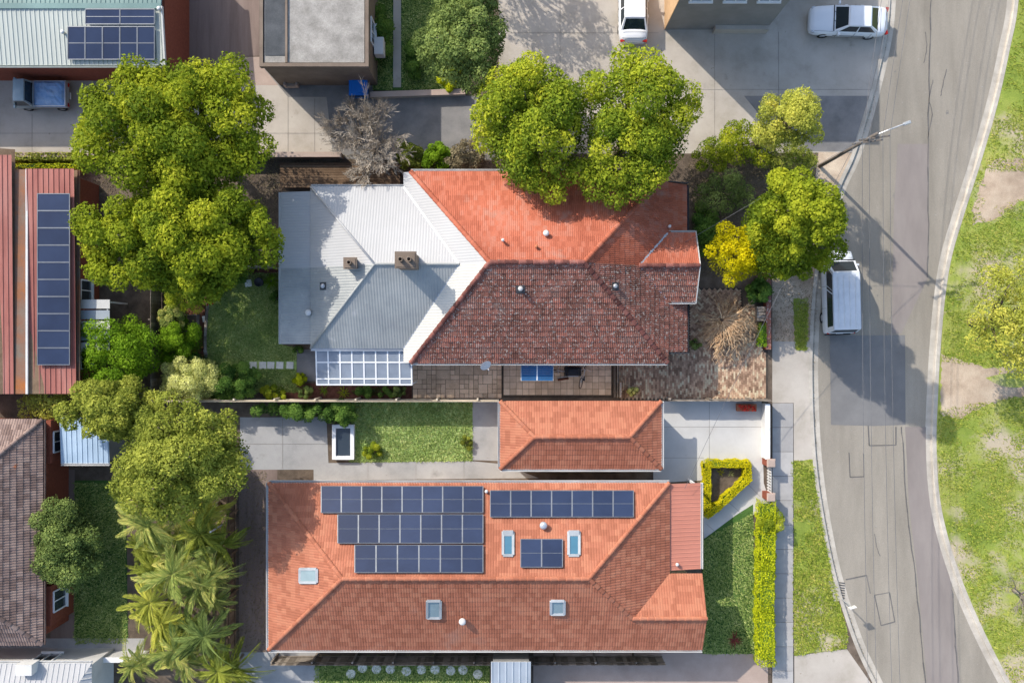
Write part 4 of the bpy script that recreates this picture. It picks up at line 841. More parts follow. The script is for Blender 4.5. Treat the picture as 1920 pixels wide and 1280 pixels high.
tufts('grass_back_lawn', [[(660, 752), (886, 752), (886, 864), (655, 866)], [(1317, 1012), (1412, 960), (1416, 1225), (1317, 1225)], [(140, 1060), (236, 1060), (240, 1205), (140, 1205)], [(590, 1228), (918, 1228), (918, 1300), (590, 1300)], [(697, -40), (736, -40), (736, 168), (697, 168)], [(754, -40), (878, -40), (878, 168), (754, 168)], [(140, 905), (236, 905), (236, 1060), (140, 1060)]], 0.018, 62000, M['grass_tuft'], 'lawn grass in the neighbouring yards', size=(.06, .15))

gut = [(x + 8, y) for x, y in KW if -20 < y < 1300] + [(x + 2, y) for x, y in KW[::-1] if -20 < y < 1300]
tufts('gutter_litter', [gut], -.112, 60000, M['L_brown'], 'dry leaf litter along the west gutter', size=(.03, .07))
tufts('leaf_litter', [[(500, 290), (940, 290), (940, 330), (500, 352)], [(1290, 300), (1530, 300), (1530, 420), (1440, 520), (1310, 520), (1290, 340)], [(140, 290), (520, 290), (520, 500), (140, 560)], [(1448, 440), (1530, 440), (1518, 640), (1448, 640)], [(306, 510), (345, 510), (345, 745), (306, 745)], [(448, 882), (500, 882), (500, 1220), (448, 1220)]], .012, 30000, M['L_brown'], 'dry leaf litter on bare ground under the trees', size=(.04, .1))

# ================================================================== PAVING OF THE MIDDLE LOT
def piece_mesh(name, w, l, h, m, bev=.008):
    b = MB(); vs = [(-w / 2, -l / 2, 0), (w / 2, -l / 2, 0), (w / 2, l / 2, 0), (-w / 2, l / 2, 0), (-w / 2, -l / 2, h - bev), (w / 2, -l / 2, h - bev), (w / 2, l / 2, h - bev), (-w / 2, l / 2, h - bev), (-w / 2 + bev, -l / 2 + bev, h), (w / 2 - bev, -l / 2 + bev, h), (w / 2 - bev, l / 2 - bev, h), (-w / 2 + bev, l / 2 - bev, h)]
    fs = [(0, 1, 5, 4), (1, 2, 6, 5), (2, 3, 7, 6), (3, 0, 4, 7), (4, 5, 9, 8), (5, 6, 10, 9), (6, 7, 11, 10), (7, 4, 8, 11), (8, 9, 10, 11)]
    me = bpy.data.meshes.new(name); me.from_pydata(vs, [], fs); set_mats(me, m); me.update(); return me, vs, fs
bed = sheet('sandstone_paving', [(773, 640), (943, 640), (943, 746), (773, 746)], .010, M['mortar_dark'])
c0 = W(774, 676, 0); cell = .285; nx, ny = 19, 8; occ = set(); PM = {}
for j in range(ny):
    for i in range(nx):
        if (i, j) in occ: continue
        opts = [(1, 1), (2, 1), (1, 2), (2, 2), (2, 1), (3, 2), (1, 1)]; random.shuffle(opts)
        for a, b in opts + [(1, 1)]:
            if i + a <= nx and j + b <= ny and all((i + x, j + y) not in occ for x in range(a) for y in range(b)): break
        for x in range(a):
            for y in range(b): occ.add((i + x, j + y))
        if (a, b) not in PM: PM[(a, b)] = piece_mesh('sandstone_paver', a * cell - .02, b * cell - .02, .035, M['sandstone'])[0]
        link('sandstone_paver', PM[(a, b)], bed, (c0.x + (i + a / 2) * cell, c0.y - (j + b / 2) * cell, .012 + random.uniform(-.006, .006)))
bed = sheet('square_paving', [(943, 640), (1149, 640), (1149, 746), (943, 746)], .011, M['mortar_dark'])
pm = piece_mesh('square_paver', .372, .372, .035, M['paver'])[0]; c0 = W(943.5, 669, 0)
for i in range(17):
    for j in range(6): link('square_paver', pm, bed, (c0.x + (i + .5) * .3865 + .02, c0.y - (j + .5) * .3865, .013 + random.uniform(-.004, .004)))
gap = MB(); a = W(1152, 690, 0); b = W(1152, 746, 0); gap.box((a.x, (a.y + b.y) / 2 + .2, .16), (.1, 2.1, .3)); gap.box((a.x + .14, (a.y + b.y) / 2 + .2, .28), (.06, 2.1, .55)); gap.box((a.x + .26, b.y + .55, .5), (.07, .9, 1.0))
tag(gap.build('side_gate', M['timber']), 'low grey timber side gate between square pavers and brick driveway', 'gate')
dr = sheet('brick_driveway', [(1158, 655), (1440, 655), (1440, 746), (1158, 746)], .010, M['mortar_dark'])
bme, bvs, bfs = piece_mesh('brick', .108, .224, .035, M['brick_pave']); x0, x1 = W(1160, 0).x, W(1438, 0).x; y0, y1 = W(0, 746).y, W(0, 664).y; rest = MB(); spots = []
i = 0; x = x0
while x < x1 - .1:
    y = y0 - (.115 if i % 2 else 0)
    while y < y1: spots.append((x + .057, y + .115)); y += .231
    x += .1165; i += 1
spots.sort(key=lambda p: (p[0] - 9.5) ** 2 + (p[1] + 1.6) ** 2 * 3)
for k, (x, y) in enumerate(spots):
    z = .012 + random.uniform(-.004, .004)
    if k < 300: link('brick', bme, dr, (x, y, z))
    else: rest.add([(a + x, b + y, c + z) for a, b, c in bvs], bfs, random.random())
tag(rest.build('brick_field', M['brick_pave'], dr), kind='stuff')
hb = sheet('herringbone_court', [(1292, 540), (1390, 540), (1394, 575), (1432, 575), (1432, 664), (1292, 664)], .012, M['mortar_dark'])
ce = W(1345, 605, 0); rest = MB(); L_, S_ = .231, .1155; co, si = math.cos(R(45)), math.sin(R(45))
for u in range(-40, 40):
    for v in range(-16, 16):
        for kind in (0, 1):
            bx = u * S_ + v * 2 * L_ + (0 if kind == 0 else 0); by = u * S_
            if kind == 0: cx, cy, w, l = bx + L_ / 2, by + S_ / 2, .222, .107
            else: cx, cy, w, l = bx + L_ + S_ / 2, by - L_ / 2 + S_, .107, .222
            X = ce.x + cx * co - cy * si; Y = ce.y + cx * si + cy * co
            ppx, ppy = X / (K * H) + 960, 640 - Y / (K * H)
            if not (1294 < ppx < 1430 and 542 < ppy < 662) or (ppx > 1390 and ppy < 578): continue
            rest.box((X, Y, .024 + random.uniform(-.004, .004)), (w, l, .03), R(45), random.random())
tag(rest.build('herringbone_brick', M['brick_pave'], hb), kind='stuff')

# ================================================================== THE SEMI-DETACHED PAIR
YR = 4.25
def semi(flip, name, label, tile, cap, metal, metal2, wall, cat='house'):
    fy = (lambda y: 2 * YR - y) if flip else (lambda y: y)
    def F(*poly):
        q = [Vector((p[0], fy(p[1]), p[2])) for p in poly]
        if flip: q = [q[1], q[0]] + q[:1:-1]
        return Face(q)
    t = thing(name, (0, fy(1.5), 0), label, cat, 'pair of joined houses')
    ins = .03
    def wl(x0, x1, y0, y1, z): walls(t, [(x0, fy(y0)), (x1, fy(y0)), (x1, fy(y1)), (x0, fy(y1))], z, wall)
    wl(-5.4, 8.5, -.8, YR - ins, 2.92); wl(-11.2, -5.4, 0.0, YR - ins, 2.62); wl(-13.1, -11.2, .2, YR - ins, 2.3); wl(8.5, 10.2, 2.65, YR - ins, 2.9)
    Fs = F((-5.8, -1.22, 3), (8.92, -1.22, 3), (3.87, YR, 5.95), (-1.2, YR, 5.95))
    Fw = F((-6.24, YR, 2.718), (-6.24, -1.22, 2.718), (-5.8, -1.22, 3.0), (-1.2, YR, 5.95))
    Fe = F((8.92, -1.22, 3), (8.92, YR, 3), (3.87, YR, 5.95)); Fx = F((10.15, -.61, 2.281), (10.15, 2.3, 2.281), (8.92, 2.3, 3), (8.92, -.61, 3))
    Fg = F((8.92, 2.29, 3), (10.5, 2.29, 3), (10.5, YR, 4.06), (7.1, YR, 4.06))
    A = F((-11.6, -.4, 2.72), (-6.24, -.4, 2.72), (-2.9, YR, 4.86), (-7.55, YR, 4.86)); B = F((-11.6, YR, 2.72), (-11.6, -.4, 2.72), (-7.55, YR, 4.86)); S = F((-13.4, YR, 2.38), (-13.4, -.15, 2.38), (-11.6, -.15, 2.66), (-11.6, YR, 2.66))
    roof = deck(t, [Fs, Fe, Fx, Fg, Fw, A, B, S], M['timber_brown'], .03)
    rl = .5 if flip else 1.0; tile_face(Fs, roof, tile, pieces=0 if flip else 300, rel=rl)
    for q in (Fe, Fx, Fg): tile_face(q, roof, tile, rel=rl)
    am = .005 if flip else .008
    for q, m_ in ((A, metal), (B, metal), (S, metal), (Fw, metal2)): sheet_face(q, m_, 'roof_sheet', roof, amp=am)
    P = lambda x, y, z: Vector((x, fy(y), z))
    caps(roof, P(-5.8, -1.22, 3.02), P(-1.2, YR, 5.97), cap); caps(roof, P(8.92, -1.22, 3.02), P(3.87, YR, 5.97), cap)
    if not flip:
        caps(roof, P(-1.2, YR, 5.99), P(3.87, YR, 5.99), cap); caps(roof, P(7.1, YR, 4.1), P(10.5, YR, 4.1), cap)
        rr = MB(); rr.tube([P(-7.55, YR, 4.9), P(-2.9, YR, 4.9)], .07, 8); rr.build('ridge_roll', metal, roof)
    hr = MB(); hr.tube([P(-11.6, -.4, 2.77), P(-7.55, YR, 4.91)], .06, 8); hr.build('hip_roll', metal, roof, smooth=True)
    vf = MB(); vf.bar(P(-6.24, -.4, 2.74), P(-2.9, YR, 4.88), .16, .02); vf.bar(P(8.92, 2.29, 3.03), P(7.1, YR, 4.09), .2, .02); vf.build('valley_flashing', M['steel'], roof)
    br = MB(); br.bar(P(10.53, 2.2, 2.96), P(10.53, YR, 4.07), .04, .2); br.build('barge_board', M['off_white'], t)
    gd = 1 if not flip else -1
    def gt(p0, p1, out, m=M['off_white']): gutter(t, P(*p0), P(*p1), m, (out[0], out[1] * gd, 0))
    gt((-5.8, -1.22, 2.98), (8.92, -1.22, 2.98), (0, -1)); gt((8.92, 2.29, 2.98), (10.5, 2.29, 2.98), (0, -1)); gt((-11.6, -.4, 2.7), (-6.24, -.4, 2.7), (0, -1), M['steel'] if not flip else M['off_white'])
    gt((10.15, -.61, 2.26), (10.15, 2.3, 2.26), (1, 0), M['dark_steel']); gt((-13.4, -.15, 2.36), (-13.4, YR, 2.36), (-1, 0))
    f2 = MB(); f2.bar(P(8.95, -.68, 2.78), P(10.2, -.68, 2.3), .05, .32); f2.build('fascia', M['dark_steel'], t)
    for x in (9.95,):
        for y in (-.45, 1.0, 2.2): q = MB(); pp = P(x, y, 0); q.box((pp.x, pp.y, 1.12), (.14, .14, 2.24)); q.build('porch_post', M['white_paint'], t)
    fc = 'S' if not flip else 'N'
    for x in (-3.5, 0.2, 3.6, 6.6): window(t, P(x, -.8 - .0, 1.7), 1.2, 1.3, fc)
    window(t, P(10.2, 3.4, 1.7), 1.1, 1.3, 'E'); window(t, P(-13.1, 2.2, 1.4), 1.2, 1.1, 'W'); window(t, P(-9.5, 0, 1.5), 1.6, 1.2, fc)
    d = MB(); pp = P(8.5, .8, 0); d.box((8.53, pp.y, 1.05), (.06, .95, 2.1)); d.build('door', M['timber_brown'], t)
    return t, roof, dict(S=Fs, W=Fw, E=Fe, X=Fx, G=Fg, A=A, B=B, L=S)
tS, rS, FS = semi(False, 'semi_detached_house', 'old lichen-speckled red tile roof house with ribbed grey metal rear roof', M['tile_old'], M['cap_old'], M['zinc'], M['cream_metal'], M['brick_wall'])
tN, rN, FN = semi(True, 'semi_detached_house', 'orange painted tile roof house with white metal rear roof under trees', M['tile_orange'], M['tile_orange'], M['white_metal'], M['white_metal'], M['brick_wall'])
roof_vent(tS, FS['S'], 976, 541, .14, .36, M['off_white'], flash=M['dark_roof']); roof_vent(tS, FS['E'], 1154, 536, .13, .3, M['steel'], flash=M['dark_roof'])
roof_vent(tS, FS['B'], 605, 536, .13, .26, M['steel'], flash=M['dark_roof']); roof_vent(tS, FS['L'], 578, 586, .18, .3, M['off_white'])
roof_vent(tN, FN['S'], 1024, 437, .17, .4, M['off_white']); roof_vent(tN, FN['S'], 1006, 462, .1, .3, M['terracotta']); roof_vent(tN, FN['S'], 943, 450, .09, .5, M['off_white']); roof_vent(tN, FN['E'], 1256, 424, .09, .6, M['off_white'])
def chimney(t, px, py, zt, w, d, zb, pots=2):
    c = W(px, py, zt); mb = MB(); mb.box((c.x, c.y, (zt + zb) / 2), (w, d, zt - zb)); mb.box((c.x, c.y, zt - .12), (w + .14, d + .14, .16)); o = mb.build('chimney', M['brown_wall'], t)
    for k in range(pots): p = MB(); x = c.x + (k - (pots - 1) / 2) * w * .45; p.lathe((x, c.y, zt - .04), [(.13, 0), (.11, .34), (.14, .36), (.14, .4), (.09, .4), (.08, .1)], 12); p.build('chimney_pot', M['brown_wall'], o, smooth=True)
chimney(tN, 760, 487, 6.7, 1.0, .75, 4.0); chimney(tN, 656, 493, 5.0, .6, .5, 3.0, 1)
# covered rear terrace
pg = thing('pergola', W(683, 690, 0), 'white framed pergola with clear grid roof panels beside the metal roof', 'pergola'); zo = 2.35
xs = [W(593 + (773 - 593) * k / 8 + (-6 if 0 else 0), 655, zo).x for k in range(8)]; X0, X1 = W(594, 0, zo).x, W(772, 0, zo).x; Ys = [W(0, p, zo).y for p in (657, 679, 710, 721)]; Zs = [2.52, 2.44, 2.33, 2.3]
nb = 8; xs = [X0 + (X1 - X0) * k / nb for k in range(nb + 1)]
for k, x in enumerate(xs): b = MB(); b.bar((x, Ys[0], Zs[0]), (x + .0, Ys[3], Zs[3]), .075, .1); b.build('rafter', M['white_paint'], pg)
for y, z in zip(Ys, Zs): b = MB(); b.bar((X0 - .03, y, z + .012), (X1 + .03, y, z + .012), .07, .09); b.build('crossbar', M['white_paint'], pg)
for i in range(nb):
    for j in range(3):
        g = MB(); q = [(xs[i] + .03, Ys[j + 1], Zs[j + 1] + .02), (xs[i + 1] - .03, Ys[j + 1], Zs[j + 1] + .02), (xs[i + 1] - .03, Ys[j], Zs[j] + .02), (xs[i] + .03, Ys[j], Zs[j] + .02)]; g.add(q, [(0, 1, 2, 3)]); g.build('roof_pane', M['polycarb'], pg)
for x in (X0, X0 + (X1 - X0) * .5, X1): b = MB(); b.box((x, Ys[3] + .06, 1.14), (.09, .09, 2.28)); b.build('post', M['white_paint'], pg)
sheet('terrace', [(593, 640), (776, 640), (776, 716), (593, 716)], .014, M['concrete_grey'])
# things on and around the house
aw = thing('window_awning', W(1007, 698, 2.1), 'blue slatted awning with a white centre bar beside the eave', 'awning'); z = 2.3
p0, p1 = W(977, 684, 2.5), W(1037, 713, 2.2)
for k in range(7):
    for h, (xa, xb) in enumerate(((p0.x + .02, (p0.x + p1.x) / 2 - .03), ((p0.x + p1.x) / 2 + .03, p1.x - .02))):
        u0, u1 = k / 7, (k + 1) / 7; ya, yb = p0.y + (p1.y - p0.y) * u0, p0.y + (p1.y - p0.y) * u1; za = 2.5 - .3 * u0; b = MB(); b.bar((xa, (ya + yb) / 2, za), (xb, (ya + yb) / 2, za), abs(yb - ya) * .93, .03); b.build('slat', M['blue_awning'], aw)
b = MB(); xm = (p0.x + p1.x) / 2; b.bar((xm, p0.y + .35, 2.57), (xm, p1.y, 2.235), .07, .05); b.build('centre_bar', M['white_paint'], aw)
b = MB(); b.bar((p0.x, p1.y, 2.2), (p1.x, p1.y, 2.2), .04, .06); b.bar((p0.x, p0.y + .35, 2.52), (p0.x, p1.y, 2.2), .04, .05); b.bar((p1.x, p0.y + .35, 2.52), (p1.x, p1.y, 2.2), .04, .05); b.build('frame', M['off_white'], aw)
dish = thing('satellite_dish', W(908, 682, 3.0), 'pale oval satellite dish on the tile roof eave', 'satellite dish'); c = W(910, 684, 3.25); X = Matrix.Translation(c) @ Matrix.Rotation(R(35), 4, 'Z') @ Matrix.Rotation(R(40), 4, 'X'); mb = MB(); mb.X = X
prof = [(.0, 0), (.12, .008), (.22, .03), (.31, .06), (.32, .062), (.31, .052), (.2, .012), (.1, -.005)]; vs = []; n = 20
for r_, zz in prof: vs += [(r_ * 1.05 * math.cos(6.283 * k / n), r_ * .9 * math.sin(6.283 * k / n), zz) for k in range(n)]
mb.add(vs, [(i * n + k, i * n + (k + 1) % n, (i + 1) * n + (k + 1) % n, (i + 1) * n + k) for i in range(len(prof) - 1) for k in range(n)]); mb.build('reflector', M['off_white'], dish, smooth=True)
mb = MB(); mb.tube([c + Vector((0, .0, -.02)), c + Vector((0, .1, -.3)), c + Vector((0, .35, -.32))], .025, 6); mb.build('bracket', M['steel'], dish); mb = MB(); mb.X = X; mb.tube([(0, -.27, .05), (0, -.1, .38)], .012, 5); mb.box((0, -.08, .4), (.07, .07, .1)); mb.build('feed_arm', M['steel'], dish)
bicycle(1056, 700, R(172), 'silver bicycle leaning under the eave next to the blue awning', .2); bicycle(1090, 702, R(80), 'grey bicycle standing at the end of the black covered barbecue', .18)
bq = thing('covered_barbecue', W(1074, 697, 0), 'black covered barbecue on square pavers under the house eave', 'barbecue'); c = W(1074, 696, .5); mb = MB(); mb.box((c.x, c.y, .55), (1.0, .55, .75), taper=.93); mb.box((c.x, c.y - .02, .98), (.85, .5, .2), taper=.7); mb.build('cover', M['black_plastic'], bq)
mb = MB(); mb.bar((c.x - .3, c.y - .28, .9), (c.x + .3, c.y - .28, .9), .03, .03); mb.build('handle', M['steel'], bq)
for x in (-.4, .4):
    for y in (-.2, .2): mb = MB(); mb.box((c.x + x, c.y + y, .12), (.05, .05, .22)); mb.build('leg', M['dark_steel'], bq)
bx = thing('gas_heater_pipe', W(1055, 711, .1), 'short dark red log lying on pavers below the bicycle', 'log'); a, b = W(1046, 712, .1), W(1066, 709, .1); mb = MB(); mb.tube([a, b], .07, 8); mb.build('log', M['mulch'], bx); bx.name = 'short_log'
# stepping stones
for k, px in enumerate((475, 493, 508, 525, 544)):
    p = W(px, 684.5, 0); mb = MB(); mb.box((p.x, p.y, .035), (.42, .42, .05), random.uniform(-.06, .06)); tag(mb.build('stepping_stone', M['paver_pale']), 'square pale stepping stone, %s of the five across the rear lawn' % ('first from the shrubs', 'second from the shrubs', 'middle one', 'second from the concrete pad', 'nearest the concrete pad')[k], 'stepping stone', 'square stones across the rear lawn')
for px, py, w, l, la in ((466, 531, .4, .42, 'pale square slab in the bed under the big tree canopy'), (383, 598, .16, .36, 'narrow pale slab in the middle of the red mulch bed'), (386, 660, .2, .3, 'narrow pale slab at the south end of the mulch bed')):
    p = W(px, py, 0); mb = MB(); mb.box((p.x, p.y, .05), (w, l, .06), .15); tag(mb.build('garden_slab', M['paver_pale']), la, 'slab')
gb = thing('compost_bed', W(357, 606, 0), 'dark raised garden box beside the red mulch bed', 'planter box'); c = W(357, 606, .3)
for dx, dy, w, l in ((-.42, 0, .05, 1.0), (.42, 0, .05, 1.0), (0, -.5, .89, .05), (0, .5, .89, .05)): mb = MB(); mb.box((c.x + dx, c.y + dy, .2), (w, l, .4)); mb.build('board', M['timber'], gb)
mb = MB(); mb.box((c.x, c.y, .16), (.79, .95, .3)); mb.build('soil', M['earth'], gb)
tb = thing('plant_tub', W(486, 529, 0), 'round dark tub beside the spiky plant at the north bed', 'tub'); c = W(486, 529, .3); mb = MB(); mb.lathe((c.x, c.y, 0), [(.2, 0), (.26, .4), (.28, .42), (.24, .42), (.22, .3), (0.0, .3)], 16); mb.build('pot', M['dark_steel'], tb, smooth=True)
rosette('spiky_plant', 507, 526, .62, 'bright green spiky rosette plant beside the metal roof corner', M['L_bright'], 26, 2, .5)
fl = thing('red_flower', W(393, 566, 0), 'small red and orange flowering plant at the top of the mulch bed', 'flower'); c = W(392, 567, .4)
for k in range(9): a = random.uniform(0, 6.28); r_ = random.uniform(0, .25); mb = MB(); mb.lathe((c.x + r_ * math.cos(a), c.y + r_ * math.sin(a), random.uniform(.3, .5)), [(0.01, 0), (.06, .03), (.03, .05)], 7); mb.build('bloom', M['flower_red'], fl)
for k in range(7): a = random.uniform(0, 6.28); mb = MB(); mb.tube([(c.x, c.y, 0), (c.x + .18 * math.cos(a), c.y + .18 * math.sin(a), .38)], .012, 4); mb.build('stem', M['L_dark'], fl)
# ================================================================== SOUTH NEIGHBOUR WITH SOLAR ROOF
hs = thing('tiled_house', (-1.5, -13, 0), 'large terracotta tile roof house covered with dark solar panels', 'house'); zE = 2.8
Ya, Yb = -17.72, -8.13; Yr = -12.93; zr = zE + 2.45
N_ = Face([(9.05, Yb, zE), (-14.0, Yb, zE), (-9.25, Yr, zr), (4.2, Yr, zr)]); S_f = Face([(-14.0, Ya, zE), (9.05, Ya, zE), (4.2, Yr, zr), (-9.25, Yr, zr)])
W_ = Face([(-14.0, Yb, zE), (-14.0, Ya, zE), (-9.25, Yr, zr)]); E_ = Face([(9.05, Ya, zE), (9.05, Yb, zE), (4.2, Yr, zr)])
GN = Face([(10.95, -13.35, zE), (8.95, -13.35, zE), (6.75, -15.54, 3.93), (10.95, -15.54, 3.93)]); GS = Face([(8.9, Ya, zE), (10.95, Ya, zE), (10.95, -15.54, 3.93), (6.75, -15.54, 3.93)])
VE = Face([(10.95, -13.2, 2.35), (10.95, -8.2, 2.35), (9.05, -8.2, 2.72), (9.05, -13.2, 2.72)])
walls(hs, [(-13.5, -17.2), (8.55, -17.2), (8.55, -8.6), (-13.5, -8.6)], 2.75, M['cream_wall']); walls(hs, [(8.55, -17.2), (10.45, -17.2), (10.45, -13.8), (8.55, -13.8)], 2.75, M['cream_wall'])
gw = MB(); gw.add([(10.46, -17.5, 2.7), (10.46, -13.55, 2.7), (10.46, -15.54, 3.8)], [(0, 1, 2)]); gw.build('gable_wall', M['cream_wall'], hs)
rh = deck(hs, [N_, S_f, W_, E_, GN, GS, VE], M['timber_brown'], .03)
for f in (N_, S_f, W_, E_, GN, GS): tile_face(f, rh, M['tile_red'], cw=.3, ch=.34, jit=.003, rel=.5)
sheet_face(VE, M['verandah'], 'verandah_sheet', rh, pitch=.24, amp=.012, kind='rib', lift=.01)
for a, b in (((-14.0, Ya, zE), (-9.25, Yr, zr)), ((-14.0, Yb, zE), (-9.25, Yr, zr)), ((9.05, Yb, zE), (4.2, Yr, zr)), ((6.75, -15.54, 3.93), (4.2, Yr, zr)), ((-9.25, Yr, zr + .02), (4.2, Yr, zr + .02)), ((6.75, -15.54, 3.95), (10.95, -15.54, 3.95))): caps(rh, a, b, M['tile_red'], rad=.12, step=.42)
vf = MB(); vf.bar((8.95, -13.35, zE + .02), (6.75, -15.54, 3.95), .18, .02); vf.build('valley_flashing', M['steel'], rh)
for p0, p1, o in (((-14, Ya, zE), (10.95, Ya, zE), (0, -1, 0)), ((-14, Yb, zE), (9.05, Yb, zE), (0, 1, 0)), ((-14, Ya, zE), (-14, Yb, zE), (-1, 0, 0)), ((10.95, -13.2, 2.35), (10.95, -8.2, 2.35), (1, 0, 0))): gutter(hs, p0, p1, M['off_white'], o)
for x in (-10, -6.5, -2.5, 1.5, 5.5): window(hs, (x, -8.6, 1.5), 1.4, 1.2, 'N'); window(hs, (x, -17.2, 1.5), 1.4, 1.2, 'S')
for y in (-15.5,): window(hs, (10.45, y, 1.5), 1.8, 1.4, 'E')
for y in (-8.4, -10.7, -13.0): mb = MB(); mb.box((10.75, y, 1.15), (.12, .12, 2.3)); mb.build('verandah_post', M['white_paint'], hs)
skylight(hs, N_, 943, 996, 962, 1040, M['glass_blue'], hood=True); skylight(hs, N_, 1066, 996, 1086, 1040, M['glass_blue'], hood=True)
skylight(hs, W_, 562, 1066, 594, 1091, M['glass_grey']); skylight(hs, S_f, 801, 1126, 826, 1158, M['glass_grey']); skylight(hs, S_f, 1033, 1126, 1058, 1151, M['glass_grey'])
roof_vent(hs, N_, 1019, 985, .22, .5, M['steel']); roof_vent(hs, S_f, 867, 1165, .2, .35, M['off_white']); roof_vent(hs, N_, 912, 921, .1, .3, M['off_white']); roof_vent(hs, E_, 1270, 1058, .1, .3, M['off_white'])
solar_array(N_, [(602, 911, 906, 961, 8), (633, 964, 906, 1018, 7), (665, 1021, 906, 1073, 6)], 'largest solar array, three stepped rows on the left of the terracotta roof')
solar_array(N_, [(919, 919, 1188, 969, 7)], 'long single row of solar panels above two skylights on terracotta roof'); solar_array(N_, [(976, 1010, 1055, 1063, 2)], 'pair of solar panels between two blue skylights on terracotta roof')
# garage
ga = thing('garage', W(1090, 818, 0), 'small terracotta hip roof garage between the driveway and back lawn', 'garage'); z0 = 2.45; k0 = W(938, 879, z0); k1 = W(1240, 752, z0); yr = (k0.y + k1.y) / 2; dz = (k1.y - k0.y) / 2 * .5; hr = (k1.y - k0.y) / 2
GF = [Face([(k0.x, k0.y, z0), (k1.x, k0.y, z0), (k1.x - hr, yr, z0 + dz), (k0.x + hr, yr, z0 + dz)]), Face([(k1.x, k1.y, z0), (k0.x, k1.y, z0), (k0.x + hr, yr, z0 + dz), (k1.x - hr, yr, z0 + dz)]), Face([(k0.x, k1.y, z0), (k0.x, k0.y, z0), (k0.x + hr, yr, z0 + dz)]), Face([(k1.x, k0.y, z0), (k1.x, k1.y, z0), (k1.x - hr, yr, z0 + dz)])]
rg = deck(ga, GF, M['timber_brown'], .03)
for f in GF: tile_face(f, rg, M['tile_red'], cw=.3, ch=.34, jit=.003, rel=.5)
for sx, x, xe in ((1, k0.x, k0.x + hr), (-1, k1.x, k1.x - hr)):
    for y in (k0.y, k1.y): caps(rg, (x, y, z0), (xe, yr, z0 + dz), M['tile_red'], .12, .42)
caps(rg, (k0.x + hr, yr, z0 + dz + .02), (k1.x - hr, yr, z0 + dz + .02), M['tile_red'], .12, .42)
walls(ga, [(k0.x + .3, k0.y + .3), (k1.x - .3, k0.y + .3), (k1.x - .3, k1.y - .3), (k0.x + .3, k1.y - .3)], z0 - .05, M['cream_wall'])
gutter(ga, (k0.x, k0.y, z0), (k1.x, k0.y, z0), M['off_white'], (0, -1, 0)); gutter(ga, (k1.x, k0.y, z0), (k1.x, k1.y, z0), M['off_white'], (1, 0, 0)); gutter(ga, (k0.x, k0.y, z0), (k0.x, k1.y, z0), M['off_white'], (-1, 0, 0))
mb = MB(); mb.box((k1.x - .28, yr, 1.05), (.06, 2.4, 2.1)); mb.build('garage_door', M['off_white'], ga)
sk = thing('water_feature', W(645, 825, 0), 'white framed dark rectangular pond beside the back lawn', 'pond'); c = W(644, 828, .25)
for dx, dy, w, l in ((-.55, 0, .22, 2.1), (.55, 0, .22, 2.1), (0, -.95, .88, .22), (0, .95, .88, .22)): mb = MB(); mb.box((c.x + dx, c.y + dy, .2), (w, l, .4)); mb.build('coping', M['white_paint'], sk)
mb = MB(); mb.box((c.x, c.y, .14), (.87, 1.67, .28)); mb.build('water', M['glass_dark'], sk)

# ================================================================== WEST NEIGHBOURS
rd = thing('metal_roof_house', W(60, 520, 0), 'weathered red metal roof house with one column of solar panels', 'house'); zb = 3.2
A1 = W(53, 318, zb); A2 = W(143, 738, zb)
RF = Face([(A2.x, A2.y, zb - .12), (A2.x, A1.y, zb - .12), (A1.x, A1.y, zb + .1), (A1.x, A2.y, zb + .1)]); B1 = W(-260, 293, zb); B2 = W(28, 738, zb); C1 = W(-120, 300, zb)
RG = Face([(B2.x, B2.y, zb), (B2.x, B1.y + .4, zb), (C1.x, B1.y + .4, zb + 1.5), (C1.x, B2.y, zb + 1.5)])
RFn = Face([(A1.x, A1.y, zb - .02), (A1.x, A2.y, zb - .02), (A2.x, A2.y, zb - .03), (A2.x, A1.y, zb - .03)])
rr = deck(rd, [RF, RG], M['timber_brown'], .04); 
Fr = Face([(A1.x, A2.y, zb - .14), (A2.x, A2.y, zb - .14), (A2.x, A1.y, zb + .1), (A1.x, A1.y, zb + .1)]); sheet_face(Fr, M['red_metal'], 'roof_sheet', rr, pitch=.3, amp=.035, kind='rib', lift=.12)
Fl = Face([(C1.x, B2.y, zb + .1), (B2.x, B2.y, zb + .1), (B2.x, B1.y, zb + .3), (C1.x, B1.y, zb + .3)]); sheet_face(Fl, M['red_metal'], 'roof_sheet', rr, pitch=.3, amp=.035, kind='rib', lift=.02)
bgut = MB(); bgut.box(((B2.x + A1.x) / 2, (A1.y + A2.y) / 2, zb + .02), (A1.x - B2.x - .02, A1.y - A2.y, .06)); bgut.build('box_gutter', M['rust'], rr)
fl = MB(); p = W(50, 0, zb + .2); fl.box((p.x, (A1.y + A2.y) / 2, zb + .16), (.12, A1.y - A2.y, .1)); fl.build('flashing', M['off_white'], rr)
walls(rd, [(C1.x, A2.y + .3), (A2.x - .3, A2.y + .3), (A2.x - .3, A1.y - .3), (C1.x, A1.y - .3)], zb - .3, M['brick_wall'])
gutter(rd, (A2.x, A2.y, zb - .1), (A2.x, A1.y, zb - .1), M['rust'], (1, 0, 0)); 
for y in (-1, 3, 7): window(rd, (A2.x - .3, y, 1.6), 1.2, 1.2, 'E')
solar_array(Fr, [(70, 363, 131, 684, 10, 1)], 'single column of ten solar panels on the red metal roof', split=0, off=.3)
br = thing('brown_tile_house', W(0, 990, 0), 'brown tile roof house with red brick walls at the left edge', 'house'); ze = 3.0; e0 = W(80, 1208, ze); e1 = W(70, 786, ze); run = 5.2
